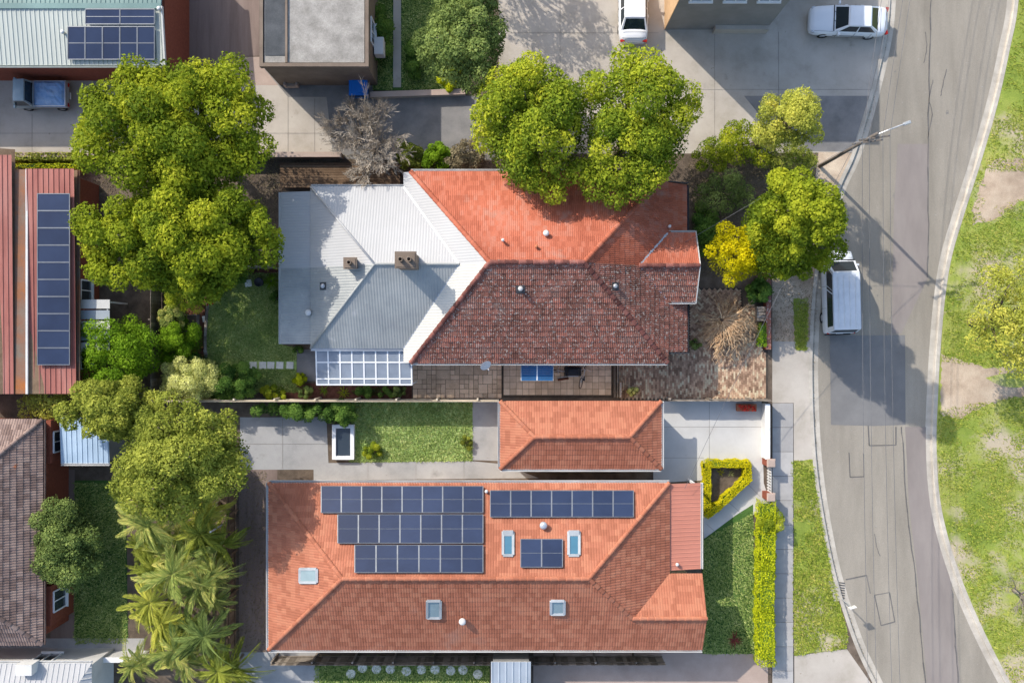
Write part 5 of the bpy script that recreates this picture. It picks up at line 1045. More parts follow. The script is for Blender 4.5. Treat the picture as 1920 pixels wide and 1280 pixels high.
E2 = Face([(e0.x, e0.y, ze), (e0.x, e1.y, ze), (e0.x - run, e1.y - run, ze + 2.7), (e0.x - run, e0.y + run, ze + 2.7)]); S2 = Face([(e0.x - 9, e0.y, ze), (e0.x, e0.y, ze), (e0.x - run, e0.y + run, ze + 2.7), (e0.x - 9, e0.y + run, ze + 2.7)]); N2 = Face([(e0.x, e1.y, ze), (e0.x - 9, e1.y, ze), (e0.x - 9, e1.y - run, ze + 2.7), (e0.x - run, e1.y - run, ze + 2.7)])
r2 = deck(br, [E2, S2, N2], M['timber_brown'], .03)
for f in (E2, S2, N2): tile_face(f, r2, M['tile_brown'], cw=.3, ch=.33)
caps(r2, (e0.x, e0.y, ze), (e0.x - run, e0.y + run, ze + 2.7), M['tile_brown'], .12, .42); caps(r2, (e0.x, e1.y, ze), (e0.x - run, e1.y - run, ze + 2.7), M['tile_brown'], .12, .42)
walls(br, [(e0.x - 9, e0.y + .4), (e0.x - .12, e0.y + .4), (e0.x - .12, e1.y - .2), (e0.x - 9, e1.y - .2)], ze - .05, M['brick_wall']); bay = W(105, 0, 1.2)
walls(br, [(e0.x - .12, e0.y + .9), (e0.x + .18, e0.y + .9), (e0.x + .18, e0.y + 3.2), (e0.x - .12, e0.y + 3.2)], 2.5, M['brick_wall'], name='bay_wall'); walls(br, [(e0.x - .12, e1.y - 2.6), (e0.x + .18, e1.y - 2.6), (e0.x + .18, e1.y - .1), (e0.x - .12, e1.y - .1)], 2.5, M['brick_wall'], name='bay_wall')
window(br, (e0.x + .18, e0.y + 2.2, 1.6), 1.2, 1.3, 'E'); window(br, (e0.x + .18, e1.y - 1.4, 1.6), 1.2, 1.3, 'E'); gutter(br, (e0.x, e0.y, ze), (e0.x, e1.y, ze), M['tile_brown'], (1, 0, 0))
def shed(name, x0, y0, x1, y1, z, m, label, slope=.15, rib=.3, wall='grey_wall', cat='shed', kind='rib', group=None):
    a, b = W(x0, y1, z), W(x1, y0, z); t = thing(name, ((a.x + b.x) / 2, (a.y + b.y) / 2, 0), label, cat, group); f = Face([(a.x, a.y, z), (b.x, a.y, z), (b.x, b.y, z + slope), (a.x, b.y, z + slope)]); r = deck(t, [f], M['off_white'], .05); sheet_face(f, m, 'roof_sheet', r, pitch=rib, amp=.03, kind=kind, lift=-.01)
    walls(t, [(a.x + .1, a.y + .1), (b.x - .1, a.y + .1), (b.x - .1, b.y - .1), (a.x + .1, b.y - .1)], z - .06, M[wall]); gutter(t, (a.x, a.y, z), (b.x, a.y, z), M['off_white'], (0, -1, 0)); d = MB(); d.box(((a.x + b.x) / 2, a.y + .08, (z - .3) / 2), (.85, .05, z - .35)); d.build('door', M['off_white'], t); return t
shed('garden_shed', 114, 782, 205, 868, 2.3, M['blue_metal'], 'pale blue metal garden shed beside the olive tree')
s2 = thing('slatted_awning', W(176, 606, 0), 'white slatted awning roof between the red metal house and green bush', 'awning')
for k in range(5): a, b = W(146, 570 + k * 20, 2.5), W(206, 570 + k * 20, 2.5); mb = MB(); mb.bar(a + Vector((0, 0, .02 * (k % 2))), b + Vector((0, 0, .02 * (k % 2))), .52, .04); mb.build('slat', M['grey_metal'] if k % 2 else M['off_white'], s2)
for px, py in ((150, 566), (202, 566), (150, 655), (202, 655)): p = W(px, py, 2.4); mb = MB(); mb.box((p.x, p.y, 1.2), (.09, .09, 2.4)); mb.build('post', M['off_white'], s2)
for px in (150, 202): a, b = W(px, 562, 2.42), W(px, 658, 2.42); mb = MB(); mb.bar(a, b, .06, .1); mb.build('beam', M['off_white'], s2)
# pale roofs in the bottom left corner
cr_ = thing('pale_roof_house', W(40, 1290, 0), 'white metal roof house at the bottom left corner', 'house'); z = 3.2; a, b, c2 = W(-200, 1400, z), W(172, 1400, z), W(140, 1243, z); yr = W(0, 1243, 3.9).y
f1 = Face([(b.x, c2.y + .0, z), (a.x, c2.y, z), (a.x, c2.y - 3.4, z + 1.1), (b.x - 2.0, c2.y - 3.4, z + 1.1)]); f2 = Face([(b.x, a.y, z), (b.x, c2.y, z), (b.x - 2.0, c2.y - 3.4, z + 1.1), (b.x - 2.0, a.y, z + 1.1)])
r3 = deck(cr_, [f1, f2], M['off_white'], .04); sheet_face(f1, M['white_metal'], 'roof_sheet', r3, .3, .03, 'rib', 0); sheet_face(f2, M['white_metal'], 'roof_sheet', r3, .3, .03, 'rib', 0)
walls(cr_, [(a.x, a.y), (b.x - .3, a.y), (b.x - .3, c2.y - .3), (a.x, c2.y - .3)], z - .05, M['off_white']); window(cr_, (b.x - 3.5, c2.y - .3, 1.6), 1.2, 1.2, 'N'); gutter(cr_, (a.x, c2.y, z), (b.x, c2.y, z), M['off_white'], (0, 1, 0))
chb = MB(); p = W(50, 1252, 3.6); chb.box((p.x, p.y, 3.5), (.9, .6, .8)); chb.build('chimney', M['off_white'], cr_)
shed('grey_shed', 921, 1234, 995, 1330, 2.4, M['grey_metal'], 'blue grey metal shed with pale edge at the bottom of the frame', slope=.5, rib=.4)
lw = thing('boundary_wall', W(130, 1234, 0), 'pale rendered boundary wall along the lane at bottom left', 'wall'); a, b = W(-100, 1236, 1.2), W(268, 1236, 1.2); mb = MB(); mb.bar(Vector((a.x, a.y, .6)), Vector((b.x, b.y, .6)), .18, 1.2); mb.build('wall', M['off_white'], lw); mb = MB(); mb.bar(Vector((a.x, a.y, 1.23)), Vector((b.x, b.y, 1.23)), .3, .07); mb.build('coping', M['white_paint'], lw)

# ================================================================== NORTH BUILDINGS
gn = thing('green_roof_building', W(150, 40, 0), 'pale green metal roof building with solar panels in the top left corner', 'building'); z = 3.6; a, b = W(-300, 122, z), W(309, 122, z); yt = W(0, 12, z + .45).y
G1 = Face([(a.x, a.y, z), (b.x, a.y, z), (b.x, yt, z + .45), (a.x, yt, z + .45)]); G2 = Face([(b.x, yt + 5, z), (a.x, yt + 5, z), (a.x, yt, z + .45), (b.x, yt, z + .45)])
rn = deck(gn, [G1, G2], M['off_white'], .05); sheet_face(G1, M['green_metal'], 'roof_sheet', rn, .26, .03, 'rib', 0); sheet_face(G2, M['teal_metal'], 'roof_sheet', rn, .26, .03, 'rib', 0)
mb = MB(); mb.bar((a.x, yt, z + .5), (b.x, yt, z + .5), .3, .04); mb.build('ridge_capping', M['teal_metal'], rn)
walls(gn, [(a.x, a.y + .25), (b.x - .02, a.y + .25), (b.x - .02, yt + 4.8), (a.x, yt + 4.8)], z - .06, M['brick_wall']); gutter(gn, (a.x, a.y, z), (b.x, a.y, z), M['green_metal'], (0, -1, 0)); mb = MB(); mb.bar((b.x + .03, a.y, z - .02), (b.x + .03, yt, z + .43), .06, .2); mb.build('barge_board', M['off_white'], gn)
roof_vent(gn, G1, 117, 60, .12, .3, M['off_white']); roof_vent(gn, G1, 298, 16, .12, .3, M['off_white'])
solar_array(G1, [(127, 50, 290, 112, 5), (160, 17, 290, 46, 2)], 'solar array of grey blue panels on the pale green metal roof')
fb = thing('flat_roof_building', W(590, 40, 0), 'flat lichen-stained concrete roof building with brown parapet', 'building'); z = 3.7; a, b = W(490, 122, z), W(688, -160, z)
walls(fb, [(a.x, a.y), (b.x, a.y), (b.x, b.y), (a.x, b.y)], z - .25, M['brown_wall'])
mb = MB(); mb.box(((a.x + b.x) / 2, (a.y + b.y) / 2, z - .14), (b.x - a.x - .3, b.y - a.y - .3, .2)); rf = mb.build('roof', M['flat_roof'], fb)
p = W(516, 0, z).x; mb = MB(); mb.box((p, (a.y + b.y) / 2 + .15, z - .03), (1.15, b.y - a.y - .8, .05)); mb.build('dark_roof_shade', M['dark_roof'], rf)  # dark strip painted for the shadowed recess along the roof's left side
for c, d in ((((a.x + b.x) / 2, a.y, z - .12), (b.x - a.x + .2, .2, .34)), (((a.x + b.x) / 2, b.y, z - .12), (b.x - a.x + .2, .2, .34)), ((a.x, (a.y + b.y) / 2, z - .122), (.2, b.y - a.y - .2, .34)), ((b.x, (a.y + b.y) / 2, z - .122), (.2, b.y - a.y - .2, .34)), ((p + .64, (a.y + b.y) / 2, z - .08), (.12, b.y - a.y - .25, .3))): mb = MB(); mb.box(c, d); mb.build('parapet', M['brown_wall'], fb)
window(fb, (b.x, a.y + 2.5, 1.9), 1.4, 1.2, 'E')
mb = MB(); mb.box((b.x + .35, a.y + 1.8, 1.4), (.55, 1.0, .7)); mb.build('air_conditioner', M['off_white'], fb)
ap = thing('apartment_block', W(1340, -60, 0), 'two-storey grey rendered apartment block at the top of the forecourt', 'building'); a, b = W(1247, 56, 0), W(1436, 56, 0); hz = 6.3
walls(ap, [(a.x, a.y), (b.x, a.y), (b.x, a.y + 16), (a.x, a.y + 16)], hz, M['grey_wall']); mb = MB(); mb.box((a.x - .02, a.y + 8, hz / 2), (.05, 16, hz - .02)); mb.build('side_wall', M['tan_wall'], ap)
mb = MB(); mb.box(((a.x + b.x) / 2, a.y + 8, hz + .1), (b.x - a.x + .6, 16.6, .2)); mb.build('roof', M['grey_metal'], ap)
for k in range(3):
    for z in (4.9,): window(ap, (a.x + 1.2 + k * 1.9, a.y, z), 1.2, 1.2, 'S')
mb = MB(); mb.bar((a.x + 2.9, a.y - .1, .35), (b.x, a.y - .1, .35), .3, .7); mb.build('planter_ledge', M['concrete'] , ap)
# low walls and small structures on the north side
lg = thing('garden_wall', W(783, 176, 0), 'low tan retaining wall along the north garden bed', 'wall'); a, b = W(694, 178, .5), W(872, 172, .5); mb = MB(); mb.bar(Vector((a.x, a.y, .25)), Vector((b.x, b.y, .25)), .25, .5); mb.build('wall', M['concrete'], lg); mb = MB(); mb.bar(Vector((a.x, a.y, .53)), Vector((b.x, b.y, .53)), .34, .07); mb.build('coping', M['pinkish'], lg)
bw = thing('brick_boundary_wall', W(300, 291, 0), 'long low brown brick wall along the rear drive', 'wall'); a, b = W(-60, 290, .8), W(640, 290, .8); mb = MB(); mb.bar(Vector((a.x, a.y, .4)), Vector((b.x, b.y, .4)), .23, .8); mb.build('wall', M['brown_wall'], bw); mb = MB(); mb.bar(Vector((a.x, a.y, .83)), Vector((b.x, b.y, .83)), .3, .07); mb.build('coping', M['pinkish'], bw)
bb = thing('blue_bin', W(672, 160, 0), 'bright blue lidded bulk bin beside the flat roof building', 'bin'); c = W(672, 159, .9); mb = MB(); mb.box((c.x, c.y, .5), (.98, 1.2, .8), taper=1.06); mb.build('tub', M['bin_blue'], bb); mb = MB(); mb.box((c.x, c.y, .95), (1.1, 1.32, .08)); mb.box((c.x, c.y - .02, 1.0), (.9, 1.1, .06), taper=.9); mb.build('lid', M['bin_blue'], bb)
for sx in (-1, 1):
    for sy in (-1, 1): mb = MB(); mb.tube([(c.x + sx * .4 - .03, c.y + sy * .5, .09), (c.x + sx * .4 + .03, c.y + sy * .5, .09)], .08, 10); mb.build('wheel', M['rubber'], bb)
mb = MB(); mb.bar((c.x - .5, c.y - .68, .85), (c.x + .5, c.y - .68, .85), .04, .04); mb.build('handle', M['black_plastic'], bb)
ch = thing('armchair', W(545, 150, 0), 'old pink armchair outside the flat roof building', 'chair'); c = W(546, 152, .4)
for cc, dd, nm in (((c.x, c.y, .25), (.7, .7, .3), 'seat'), ((c.x, c.y + .32, .6), (.7, .16, .7), 'backrest'), ((c.x - .36, c.y, .4), (.14, .7, .5), 'armrest'), ((c.x + .36, c.y, .4), (.14, .7, .5), 'armrest')): mb = MB(); mb.box(cc, dd, taper=.94); mb.build(nm, M['pinkish'], ch)
for dx in (-.3, .3):
    for dy in (-.28, .28): mb = MB(); mb.box((c.x + dx, c.y + dy, .06), (.06, .06, .1)); mb.build('leg', M['timber_brown'], ch)
mini_truck(72, 176, R(180), 'pale blue mini truck with blue tarpaulin over its tray')
sedan(1590, 40, R(178), 'white car facing left beside the kerb, in the shadow of the apartments'); sedan(1187, 10, R(90), 'white car cut off by the top edge, beside the tan wall')
van(1579, 547, R(91.5), 'dusty white van parked against the kerb under the street tree')
# rear lean-to of the north house
lt = thing('rear_deck', W(625, 325, 0), 'dark shaded timber deck behind the white metal roof', 'deck'); a, b = W(525, 352, .3), W(750, 305, .3)
n = int((b.y - a.y) / .15)
for k in range(n): mb = MB(); y = a.y + (k + .5) * (b.y - a.y) / n; mb.box(((a.x + b.x) / 2, y, .3), (b.x - a.x, .135, .04)); mb.build('deck_board', M['timber_brown'], lt)
for x in (a.x + .2, (a.x + b.x) / 2, b.x - .2): mb = MB(); mb.box((x, (a.y + b.y) / 2, .14), (.1, b.y - a.y - .1, .27)); mb.build('bearer', M['timber_brown'], lt)

# ================================================================== STREET FURNITURE
po = thing('power_pole', W(1537, 312, 0), 'timber power pole with crossarm and street lamp beside the kerb', 'power pole'); pb = W(1537, 312, 0); ph = 7.9; mb = MB(); mb.tube([pb - Vector((0, 0, .2)), pb + Vector((0, 0, ph * .5)), pb + Vector((0, 0, ph))], [.11, .095, .08], 12); mb.build('pole', M['pole'], po, smooth=True)
cd = Vector((1.0, .15, 0)).normalized()
for z in (ph - .35, ph - 1.2): mb = MB(); mb.bar(pb + cd * -.8 + Vector((0, -.14, z)), pb + cd * .8 + Vector((0, -.14, z)), .08, .1); mb.build('crossarm', M['pole'], po)
ins = []
for z in (ph - .35, ph - 1.2):
    for s in (-.72, -.35, .35, .72): q = pb + cd * s + Vector((0, -.14, z + .06)); mb = MB(); mb.lathe(q, [(.02, 0), (.05, .03), (.03, .06), (.05, .09), (.02, .14)], 8); mb.build('insulator', M['wire'], po); ins.append(q + Vector((0, 0, .14)))
lp = pb + Vector((1.5, .55, ph - .2)); mb = MB(); mb.tube([pb + Vector((.1, .04, ph - .75)), pb + Vector((.7, .26, ph - .35)), lp], .035, 8); mb.build('lamp_arm', M['steel'], po); mb = MB(); mb.X = Matrix.Translation(lp) @ Matrix.Rotation(.35, 4, 'Z'); mb.box((.15, 0, .0), (.42, .17, .1), taper=.7); mb.build('lamp_head', M['frame_grey'], po)
def span(a, b, sag, r=.012):
    n = 14; return [a.lerp(b, k / n) - Vector((0, 0, sag * 4 * (k / n) * (1 - k / n))) for k in range(n + 1)], r
far_n = Vector((24.6, 44, 8.0)); far_s = Vector((20.2, -44, 8.0)); names = ('outermost', 'second', 'third', 'innermost')
for k, q in enumerate(ins[:4]):
    for e, nm in ((far_n, 'north'), (far_s, 'south')):
        mb = MB(); pts, r = span(q, e + cd * (-.95, -.45, .45, .95)[k], .9); mb.tube(pts, r, 5); tag(mb.build('overhead_wire', M['wire']), 'overhead wire running %s from the power pole, %s on the crossarm from the left' % (nm, ('first', 'second', 'third', 'fourth')[k]), 'wire', 'overhead wires')
for e, la in ((Vector((9.6, 5.5, 3.3)), 'thin service wire from the power pole to the orange tile roof'), (Vector((9.9, -8.4, 3.0)), 'thin service wire from the power pole to the terracotta roof house')): mb = MB(); pts, r = span(ins[4], e, .5, .011); mb.tube(pts, r, 5); tag(mb.build('service_wire', M['wire']), la, 'wire', 'service wires')
wp = thing('white_post', W(424, 983, 0), 'leaning pale metal post beside the terracotta house passage', 'post'); a = W(432, 974, 0); mb = MB(); mb.tube([a, a + Vector((-.05, 0, 3.2))], [.05, .05], 10); mb.build('post', M['off_white'], wp); mb = MB(); mb.lathe(a, [(.12, 0), (.12, .05), (.05, .06)], 10); mb.build('base_plate', M['steel'], wp)
dp = thing('drain_pit', W(1563, 1108, 0), 'steel grated drain pit in the west kerb', 'drain'); c = W(1566, 1106, 0); mb = MB(); mb.box((c.x, c.y, -.03), (.5, 1.3, .12), .25); mb.build('lid', M['kerb'], dp)
for k in range(7): mb = MB(); mb.bar((c.x + .28 + .0 * k, c.y - .45 + k * .15, -.1), (c.x + .62, c.y - .5 + k * .15, -.1), .05, .03); mb.build('grate_bar', M['dark_steel'], dp)
sp = thing('sign_post', W(1580, 1122, 0), 'short pale sign post beside the kerb drain', 'sign post'); c = W(1578, 1122, 0); mb = MB(); mb.tube([c, c + Vector((0, 0, 1.7))], .03, 8); mb.build('post', M['steel'], sp); mb = MB(); mb.box((c.x, c.y, 1.6), (.4, .03, .35), .3); mb.build('plate', M['off_white'], sp)
# driveway gate wall, pillars, letterbox
wl_ = thing('front_wall', W(1438, 805, 0), 'white rendered front wall beside the pale driveway', 'wall'); a, b = W(1438, 757, .8), W(1438, 860, .8); mb = MB(); mb.bar(Vector((a.x, a.y, .45)), Vector((b.x, b.y, .45)), .2, .9); mb.build('wall', M['off_white'], wl_); mb = MB(); mb.bar(Vector((a.x, a.y, .93)), Vector((b.x, b.y, .93)), .28, .07); mb.build('coping', M['white_paint'], wl_)
for py, la in ((868, 'brick gate pillar with pale cap at the driveway end of the white wall'), (932, 'brick gate pillar beside the top end of the bright hedge')):
    t = thing('gate_pillar', W(1445, py, 0), la, 'pillar', 'front gate pillars'); c = W(1446, py, 1.1); mb = MB(); mb.box((c.x, c.y, .55), (.42, .42, 1.1)); mb.build('shaft', M['brick_wall'], t); mb = MB(); mb.box((c.x, c.y, 1.14), (.52, .52, .09), taper=.8); mb.build('cap', M['pinkish'], t)
gt_ = thing('front_gate', W(1444, 900, 0), 'low pale front gate between two brick pillars', 'gate'); a, b = W(1445, 876, .7), W(1445, 925, .7)
for k in range(9): p = a.lerp(b, (k + .5) / 9); mb = MB(); mb.box((p.x, p.y, .42), (.03, .1, .8)); mb.build('picket', M['off_white'], gt_)
mb = MB(); mb.bar(Vector((a.x + .03, a.y, .7)), Vector((b.x + .03, b.y, .7)), .03, .07); mb.bar(Vector((a.x + .03, a.y, .2)), Vector((b.x + .03, b.y, .2)), .03, .07); mb.build('rail', M['off_white'], gt_)
lb = thing('front_fence', W(1441, 560, 0), 'low dark brick front fence of the middle lot', 'wall'); a, b = W(1441, 512, .7), W(1441, 655, .7); mb = MB(); mb.bar(Vector((a.x, a.y, .35)), Vector((b.x, b.y, .35)), .22, .7); mb.build('wall', M['brick_wall'], lb); mb = MB(); mb.bar(Vector((a.x, a.y, .72)), Vector((b.x, b.y, .72)), .28, .06); mb.build('coping', M['tile_old'], lb)
gs = thing('letterbox_slab', W(1428, 586, 0), 'grey timber gate leaf behind the low brick front fence', 'gate'); c = W(1428, 588, .6)
for k in range(5): mb = MB(); mb.box((c.x, c.y - .36 + k * .18, .55), (.55, .15, .05)); mb.build('board', M['timber'], gs)
for dx in (-.22, .22): mb = MB(); mb.box((c.x + dx, c.y, .26), (.06, .85, .52)); mb.build('frame', M['timber'], gs)
fence('paling_fence', [(305, 749), (936, 749)], 1.6, 'long unseen paling fence, coloured cream to bounce light, behind the pergola and rear shrubs', m=M['cream_bounce_fence']); fence('paling_fence', [(303, 749), (303, 503)], 1.5, 'grey paling fence along the west end of the rear yard'); fence('paling_fence', [(303, 503), (526, 503)], 1.5, 'grey paling fence between the two rear yards')
fence('picket_rail_fence', [(1248, 749), (1436, 749)], 1.2, 'timber fence between the brick driveway and pale driveway'); fence('side_fence', [(442, 880), (442, 1215)], 1.6, 'brown paling fence beside the palms', m=M['timber_brown']); fence('south_fence', [(520, 1228), (1240, 1228)], 1.5, 'dark paling fence below the terracotta house', m=M['timber'])
for k, (px, py) in enumerate(((658, 1262), (680, 1251), (706, 1253), (732, 1253), (762, 1257), (790, 1254), (816, 1254), (845, 1256), (868, 1255), (896, 1263))):
    p = W(px, py, 0); mb = MB(); mb.lathe((p.x, p.y, .0), [(.28, 0), (.3, .03), (.26, .06), (0.01, .062)], 12); tag(mb.build('round_stepping_stone', M['paver_pale'], smooth=False), 'round pale stepping stone, number %s from the left in the bottom garden' % ('one', 'two', 'three', 'four', 'five', 'six', 'seven', 'eight', 'nine', 'ten')[k], 'stepping stone', 'round stones in the bottom garden')
rc = thing('red_planter', W(1400, 763, 0), 'red planter trough at the top of the pale driveway', 'planter'); c = W(1400, 764, .4); mb = MB(); mb.box((c.x, c.y, .22), (1.1, .4, .44), taper=1.08); mb.build('trough', M['terracotta'], rc); mb = MB()
for k in range(40): mb.lathe((c.x + random.uniform(-.5, .5), c.y + random.uniform(-.18, .18), random.uniform(.42, .6)), [(.01, 0), (.06, .03), (.02, .06)], 5)
tag(mb.build('blooms', M['flower_red'], rc), kind='stuff')

# ================================================================== TREES AND PLANTS
Yg, Gr, Br, Pa, Ye = M['L_yellowgreen'], M['L_green'], M['L_bright'], M['L_pale'], M['L_yellow']
tree('broadleaf_tree', 322, 240, 178, 160, 8.8, Yg, 'tall yellow-green tree above the pale green roof corner', n_cl=95, leaves=210, leaf=.17, cl=.17, seed=11, group='large yellow-green trees')
tree('broadleaf_tree', 326, 448, 184, 118, 8.6, Yg, 'wide yellow-green tree overhanging the rear yard fence', n_cl=95, leaves=210, leaf=.17, cl=.17, seed=12, group='large yellow-green trees')
shrub('round_bush', 224, 660, 92, 62, 4.4, Br, 'bright green rounded bush beside the white slatted awning', n_cl=34, leaves=190, leaf=.11, cl=.24, seed=13)
tree('street_side_tree', 1002, 234, 108, 140, 8.2, Gr, 'left of two bright green trees overhanging the orange roof', n_cl=62, leaves=200, leaf=.15, cl=.2, seed=14, group='two green trees on the north boundary')
tree('street_side_tree', 1188, 235, 128, 138, 8.2, Gr, 'right of two bright green trees overhanging the orange roof', n_cl=58, leaves=200, leaf=.15, cl=.2, seed=15, group='two green trees on the north boundary', lump=.26)
tree('forecourt_tree', 872, -215, 110, 100, 7.5, M['L_olive'], 'tree beyond the top edge whose dappled shadow falls across the forecourt', n_cl=40, leaves=60, leaf=.16, cl=.2, seed=80, inner=.05, lump=.3)
tree('pale_tree', 1482, 222, 62, 60, 8.2, Pa, 'pale yellow-green tree at the forecourt corner', n_cl=30, leaves=150, leaf=.11, cl=.25, seed=16)
shrub('pale_shrub', 1395, 268, 48, 48, 3.2, Yg, 'yellow-green shrub left of the pale forecourt tree', seed=17); shrub('pale_shrub', 1480, 298, 66, 30, 2.4, M['L_olive'], 'olive shrub below the pale forecourt tree', seed=18); shrub('pale_shrub', 1340, 285, 38, 36, 2.6, Gr, 'dark green shrub right of the green boundary tree', seed=19)
tree('street_tree', 1486, 428, 80, 104, 12.6, Yg, 'dense green street tree beside the white van', crown_d=.85, inner=.6, n_cl=62, leaves=210, leaf=.14, cl=.2, seed=20)
tree('yellow_tree', 1388, 474, 70, 58, 5.2, Ye, 'vivid yellow small tree at the front corner', n_cl=28, leaves=170, leaf=.1, cl=.26, seed=21)
shrub('dark_shrub', 1348, 366, 56, 46, 2.6, M['L_greygreen'], 'grey-green shrub in front of the orange tile roof', seed=22); shrub('dark_shrub', 1322, 430, 26, 46, 1.8, M['L_dark'], 'low dark shrub beside the yellow tree', seed=23); shrub('dark_shrub', 1425, 545, 24, 26, 1.6, M['L_dark'], 'dark green shrub at the front corner below the yellow tree', seed=24)
tree('grey_green_tree', 872, 48, 88, 118, 7.5, M['L_greygreen'], 'drooping grey-green tree in the north garden', n_cl=52, leaves=190, leaf=.13, cl=.2, seed=25)
bare_tree('bare_shrub', 700, 276, 2.7, 3.4, 'leafless grey-brown tree behind the white metal roof', M['twig'], seed=26, n=13, depth=5, r0=.1)
bare_tree('bare_shrub', 668, 238, 1.9, 3.0, 'smaller leafless grey tree beside the dark lane', M['twig'], seed=27, n=9, depth=5, r0=.08)
shrub('boundary_shrub', 820, 296, 34, 24, 1.8, Br, 'bright green shrub along the lane north of the orange roof', seed=28); shrub('boundary_shrub', 872, 290, 42, 28, 2.0, M['L_brown'], 'olive brown shrub left of the green boundary tree', seed=29); shrub('boundary_shrub', 770, 292, 34, 24, 1.8, M['L_olive'], 'olive shrub between bare tree and bright green shrub', seed=30)
shrub('garden_shrub', 716, 70, 16, 60, 1.6, M['L_dark'], 'dark narrow shrub beside the flat roof building', seed=81); shrub('garden_shrub', 775, 110, 16, 44, 1.2, M['L_dark'], 'dark shrub right of the north garden path', seed=82)
shrub('lime_shrub', 843, 148, 20, 26, 1.2, M['L_hedge'], 'small lime green shrub at the end of the north garden', seed=31, n_cl=10)
tree('olive_tree', 330, 862, 138, 112, 9.0, M['L_olive'], 'large olive green tree south of the rear yard', n_cl=72, leaves=200, leaf=.14, cl=.19, seed=32)
tree('olive_tree', 212, 770, 92, 66, 5.5, M['L_olive'], 'smaller olive green tree beside the blue shed', n_cl=42, leaves=180, leaf=.14, cl=.22, seed=33)
shrub('yellowing_shrub', 85, 758, 46, 32, 3.6, M['L_pale'], 'sparse yellowish shrub at the corner of the red metal house', seed=34, leaves=60)
tree('round_tree', 120, 1026, 62, 88, 4.4, M['L_greygreen'], 'round grey-green tree in front of the brown tile house', n_cl=46, leaves=180, leaf=.11, cl=.22, seed=35)
for k, (px, py, h, r, la) in enumerate(((300, 985, 3.2, 1.9, 'topmost green palm below the olive tree'), (385, 1010, 3.0, 1.7, 'palm nearest the white post'), (330, 1068, 3.4, 2.0, 'palm in the centre of the clump'), (265, 1075, 2.6, 1.5, 'yellowing palm on the left of the clump'), (395, 1105, 3.0, 1.8, 'palm on the right, beside the brown fence'), (285, 1150, 2.8, 1.8, 'dry yellow palm low on the left'), (370, 1180, 3.2, 1.9, 'dark green palm above the bottom one'), (340, 1235, 3.0, 1.9, 'pale palm near the bottom of the clump'), (420, 1255, 2.8, 1.8, 'lowest palm at the bottom right of the clump'), (345, 1025, 2.6, 1.4, 'small palm between the topmost palm and the centre one'), (290, 1030, 2.2, 1.3, 'small palm at the left below the topmost palm'), (365, 1130, 2.4, 1.4, 'small palm left of the brown fence palm'), (310, 1195, 2.3, 1.4, 'small palm between the dry palm and pale palm'), (270, 1230, 2.0, 1.3, 'small low palm at the end of the pale boundary wall'), (375, 960, 2.6, 1.5, 'small palm tucked under the olive tree'))):
    palm(px, py, h, r * .92, la, n=24, seed=40 + k, m=(M['L_frond'], M['L_olive'], M['L_frond'], M['L_olive'], M['L_frond'], M['L_pale'], M['L_greygreen'], M['L_frond'], M['L_olive'])[k % 9], stems=2)
# rear yard planting
shrub('cream_shrub', 364, 712, 62, 48, 3.2, M['L_cream'], 'cream variegated shrub at the corner of the rear yard', n_cl=30, leaves=230, leaf=.075, cl=.24, seed=60)
shrub('green_shrub', 335, 642, 46, 40, 2.4, M['L_bright'], 'deep green shrub beside the mulch bed', n_cl=22, leaves=190, leaf=.08, cl=.26, seed=61, inner=.4)
shrub('dark_green_shrub', 438, 716, 50, 36, 2.4, M['L_dark'], 'dark green shrub left of the stepping stones', n_cl=28, leaves=210, leaf=.075, cl=.25, seed=62)
shrub('low_shrub', 513, 735, 26, 14, 1.0, M['L_green'], 'low green shrub below the stepping stones', n_cl=10, leaf=.07, seed=63)
shrub('low_shrub', 563, 710, 14, 14, .9, M['L_hedge'], 'small lime shrub beside the concrete pad', n_cl=8, leaf=.06, seed=64); shrub('low_shrub', 573, 733, 16, 14, 1.0, M['L_greygreen'], 'small blue-green shrub left of the pergola', n_cl=8, leaf=.06, seed=65)
shrub('low_shrub', 560, 655, 12, 9, .7, M['L_dark'], 'small dark shrub at the metal roof corner', n_cl=6, leaf=.06, seed=66); shrub('bed_shrub', 700, 734, 50, 9, .9, M['L_dark'], 'dark low planting along the fence below the pergola', n_cl=14, leaf=.06, seed=67, cl=.2); shrub('bed_shrub', 745, 733, 18, 10, .9, M['L_greygreen'], 'grey-green shrub at the right end below the pergola', n_cl=8, leaf=.06, seed=68)
rosette('spiky_plant', 644, 736, .45, 'spiky green plant below the middle of the pergola', M['L_green'], 18, 3, .4); rosette('spiky_plant', 607, 732, .4, 'lime spiky plant at the left corner below the pergola', M['L_bright'], 16, 4, .4)
shrub('yard_shrub', 517, 556, 10, 14, .8, M['L_dark'], 'small dark shrub against the metal roof wall', n_cl=6, leaf=.06, seed=69); shrub('driveway_shrub', 1188, 733, 13, 9, .7, M['L_cream'], 'small cream shrub at the edge of the brick driveway', n_cl=7, leaf=.05, seed=70)
shrub('porch_shrub', 1303, 646, 11, 13, .8, M['L_greygreen'], 'small green shrub at the porch corner', n_cl=6, leaf=.06, seed=71); hedge('front_hedge', [(1432, 608), (1432, 646)], .4, .8, M['L_bright'], 'small green hedge behind the brick front fence', leaf=.05)
shrub('corner_shrub', 326, 594, 26, 26, 2.2, M['L_frond'], 'yellowish leafy shrub at the west fence of the rear yard', seed=83, leaf=.09); shrub('corner_shrub', 372, 676, 18, 16, 1.4, M['L_dark'], 'small dark shrub at the south end of the mulch bed', seed=84, n_cl=10, leaf=.07); shrub('corner_shrub', 345, 552, 40, 34, 3.0, M['L_green'], 'green shrub under the canopy in the rear yard corner', seed=85, leaf=.08, n_cl=20)
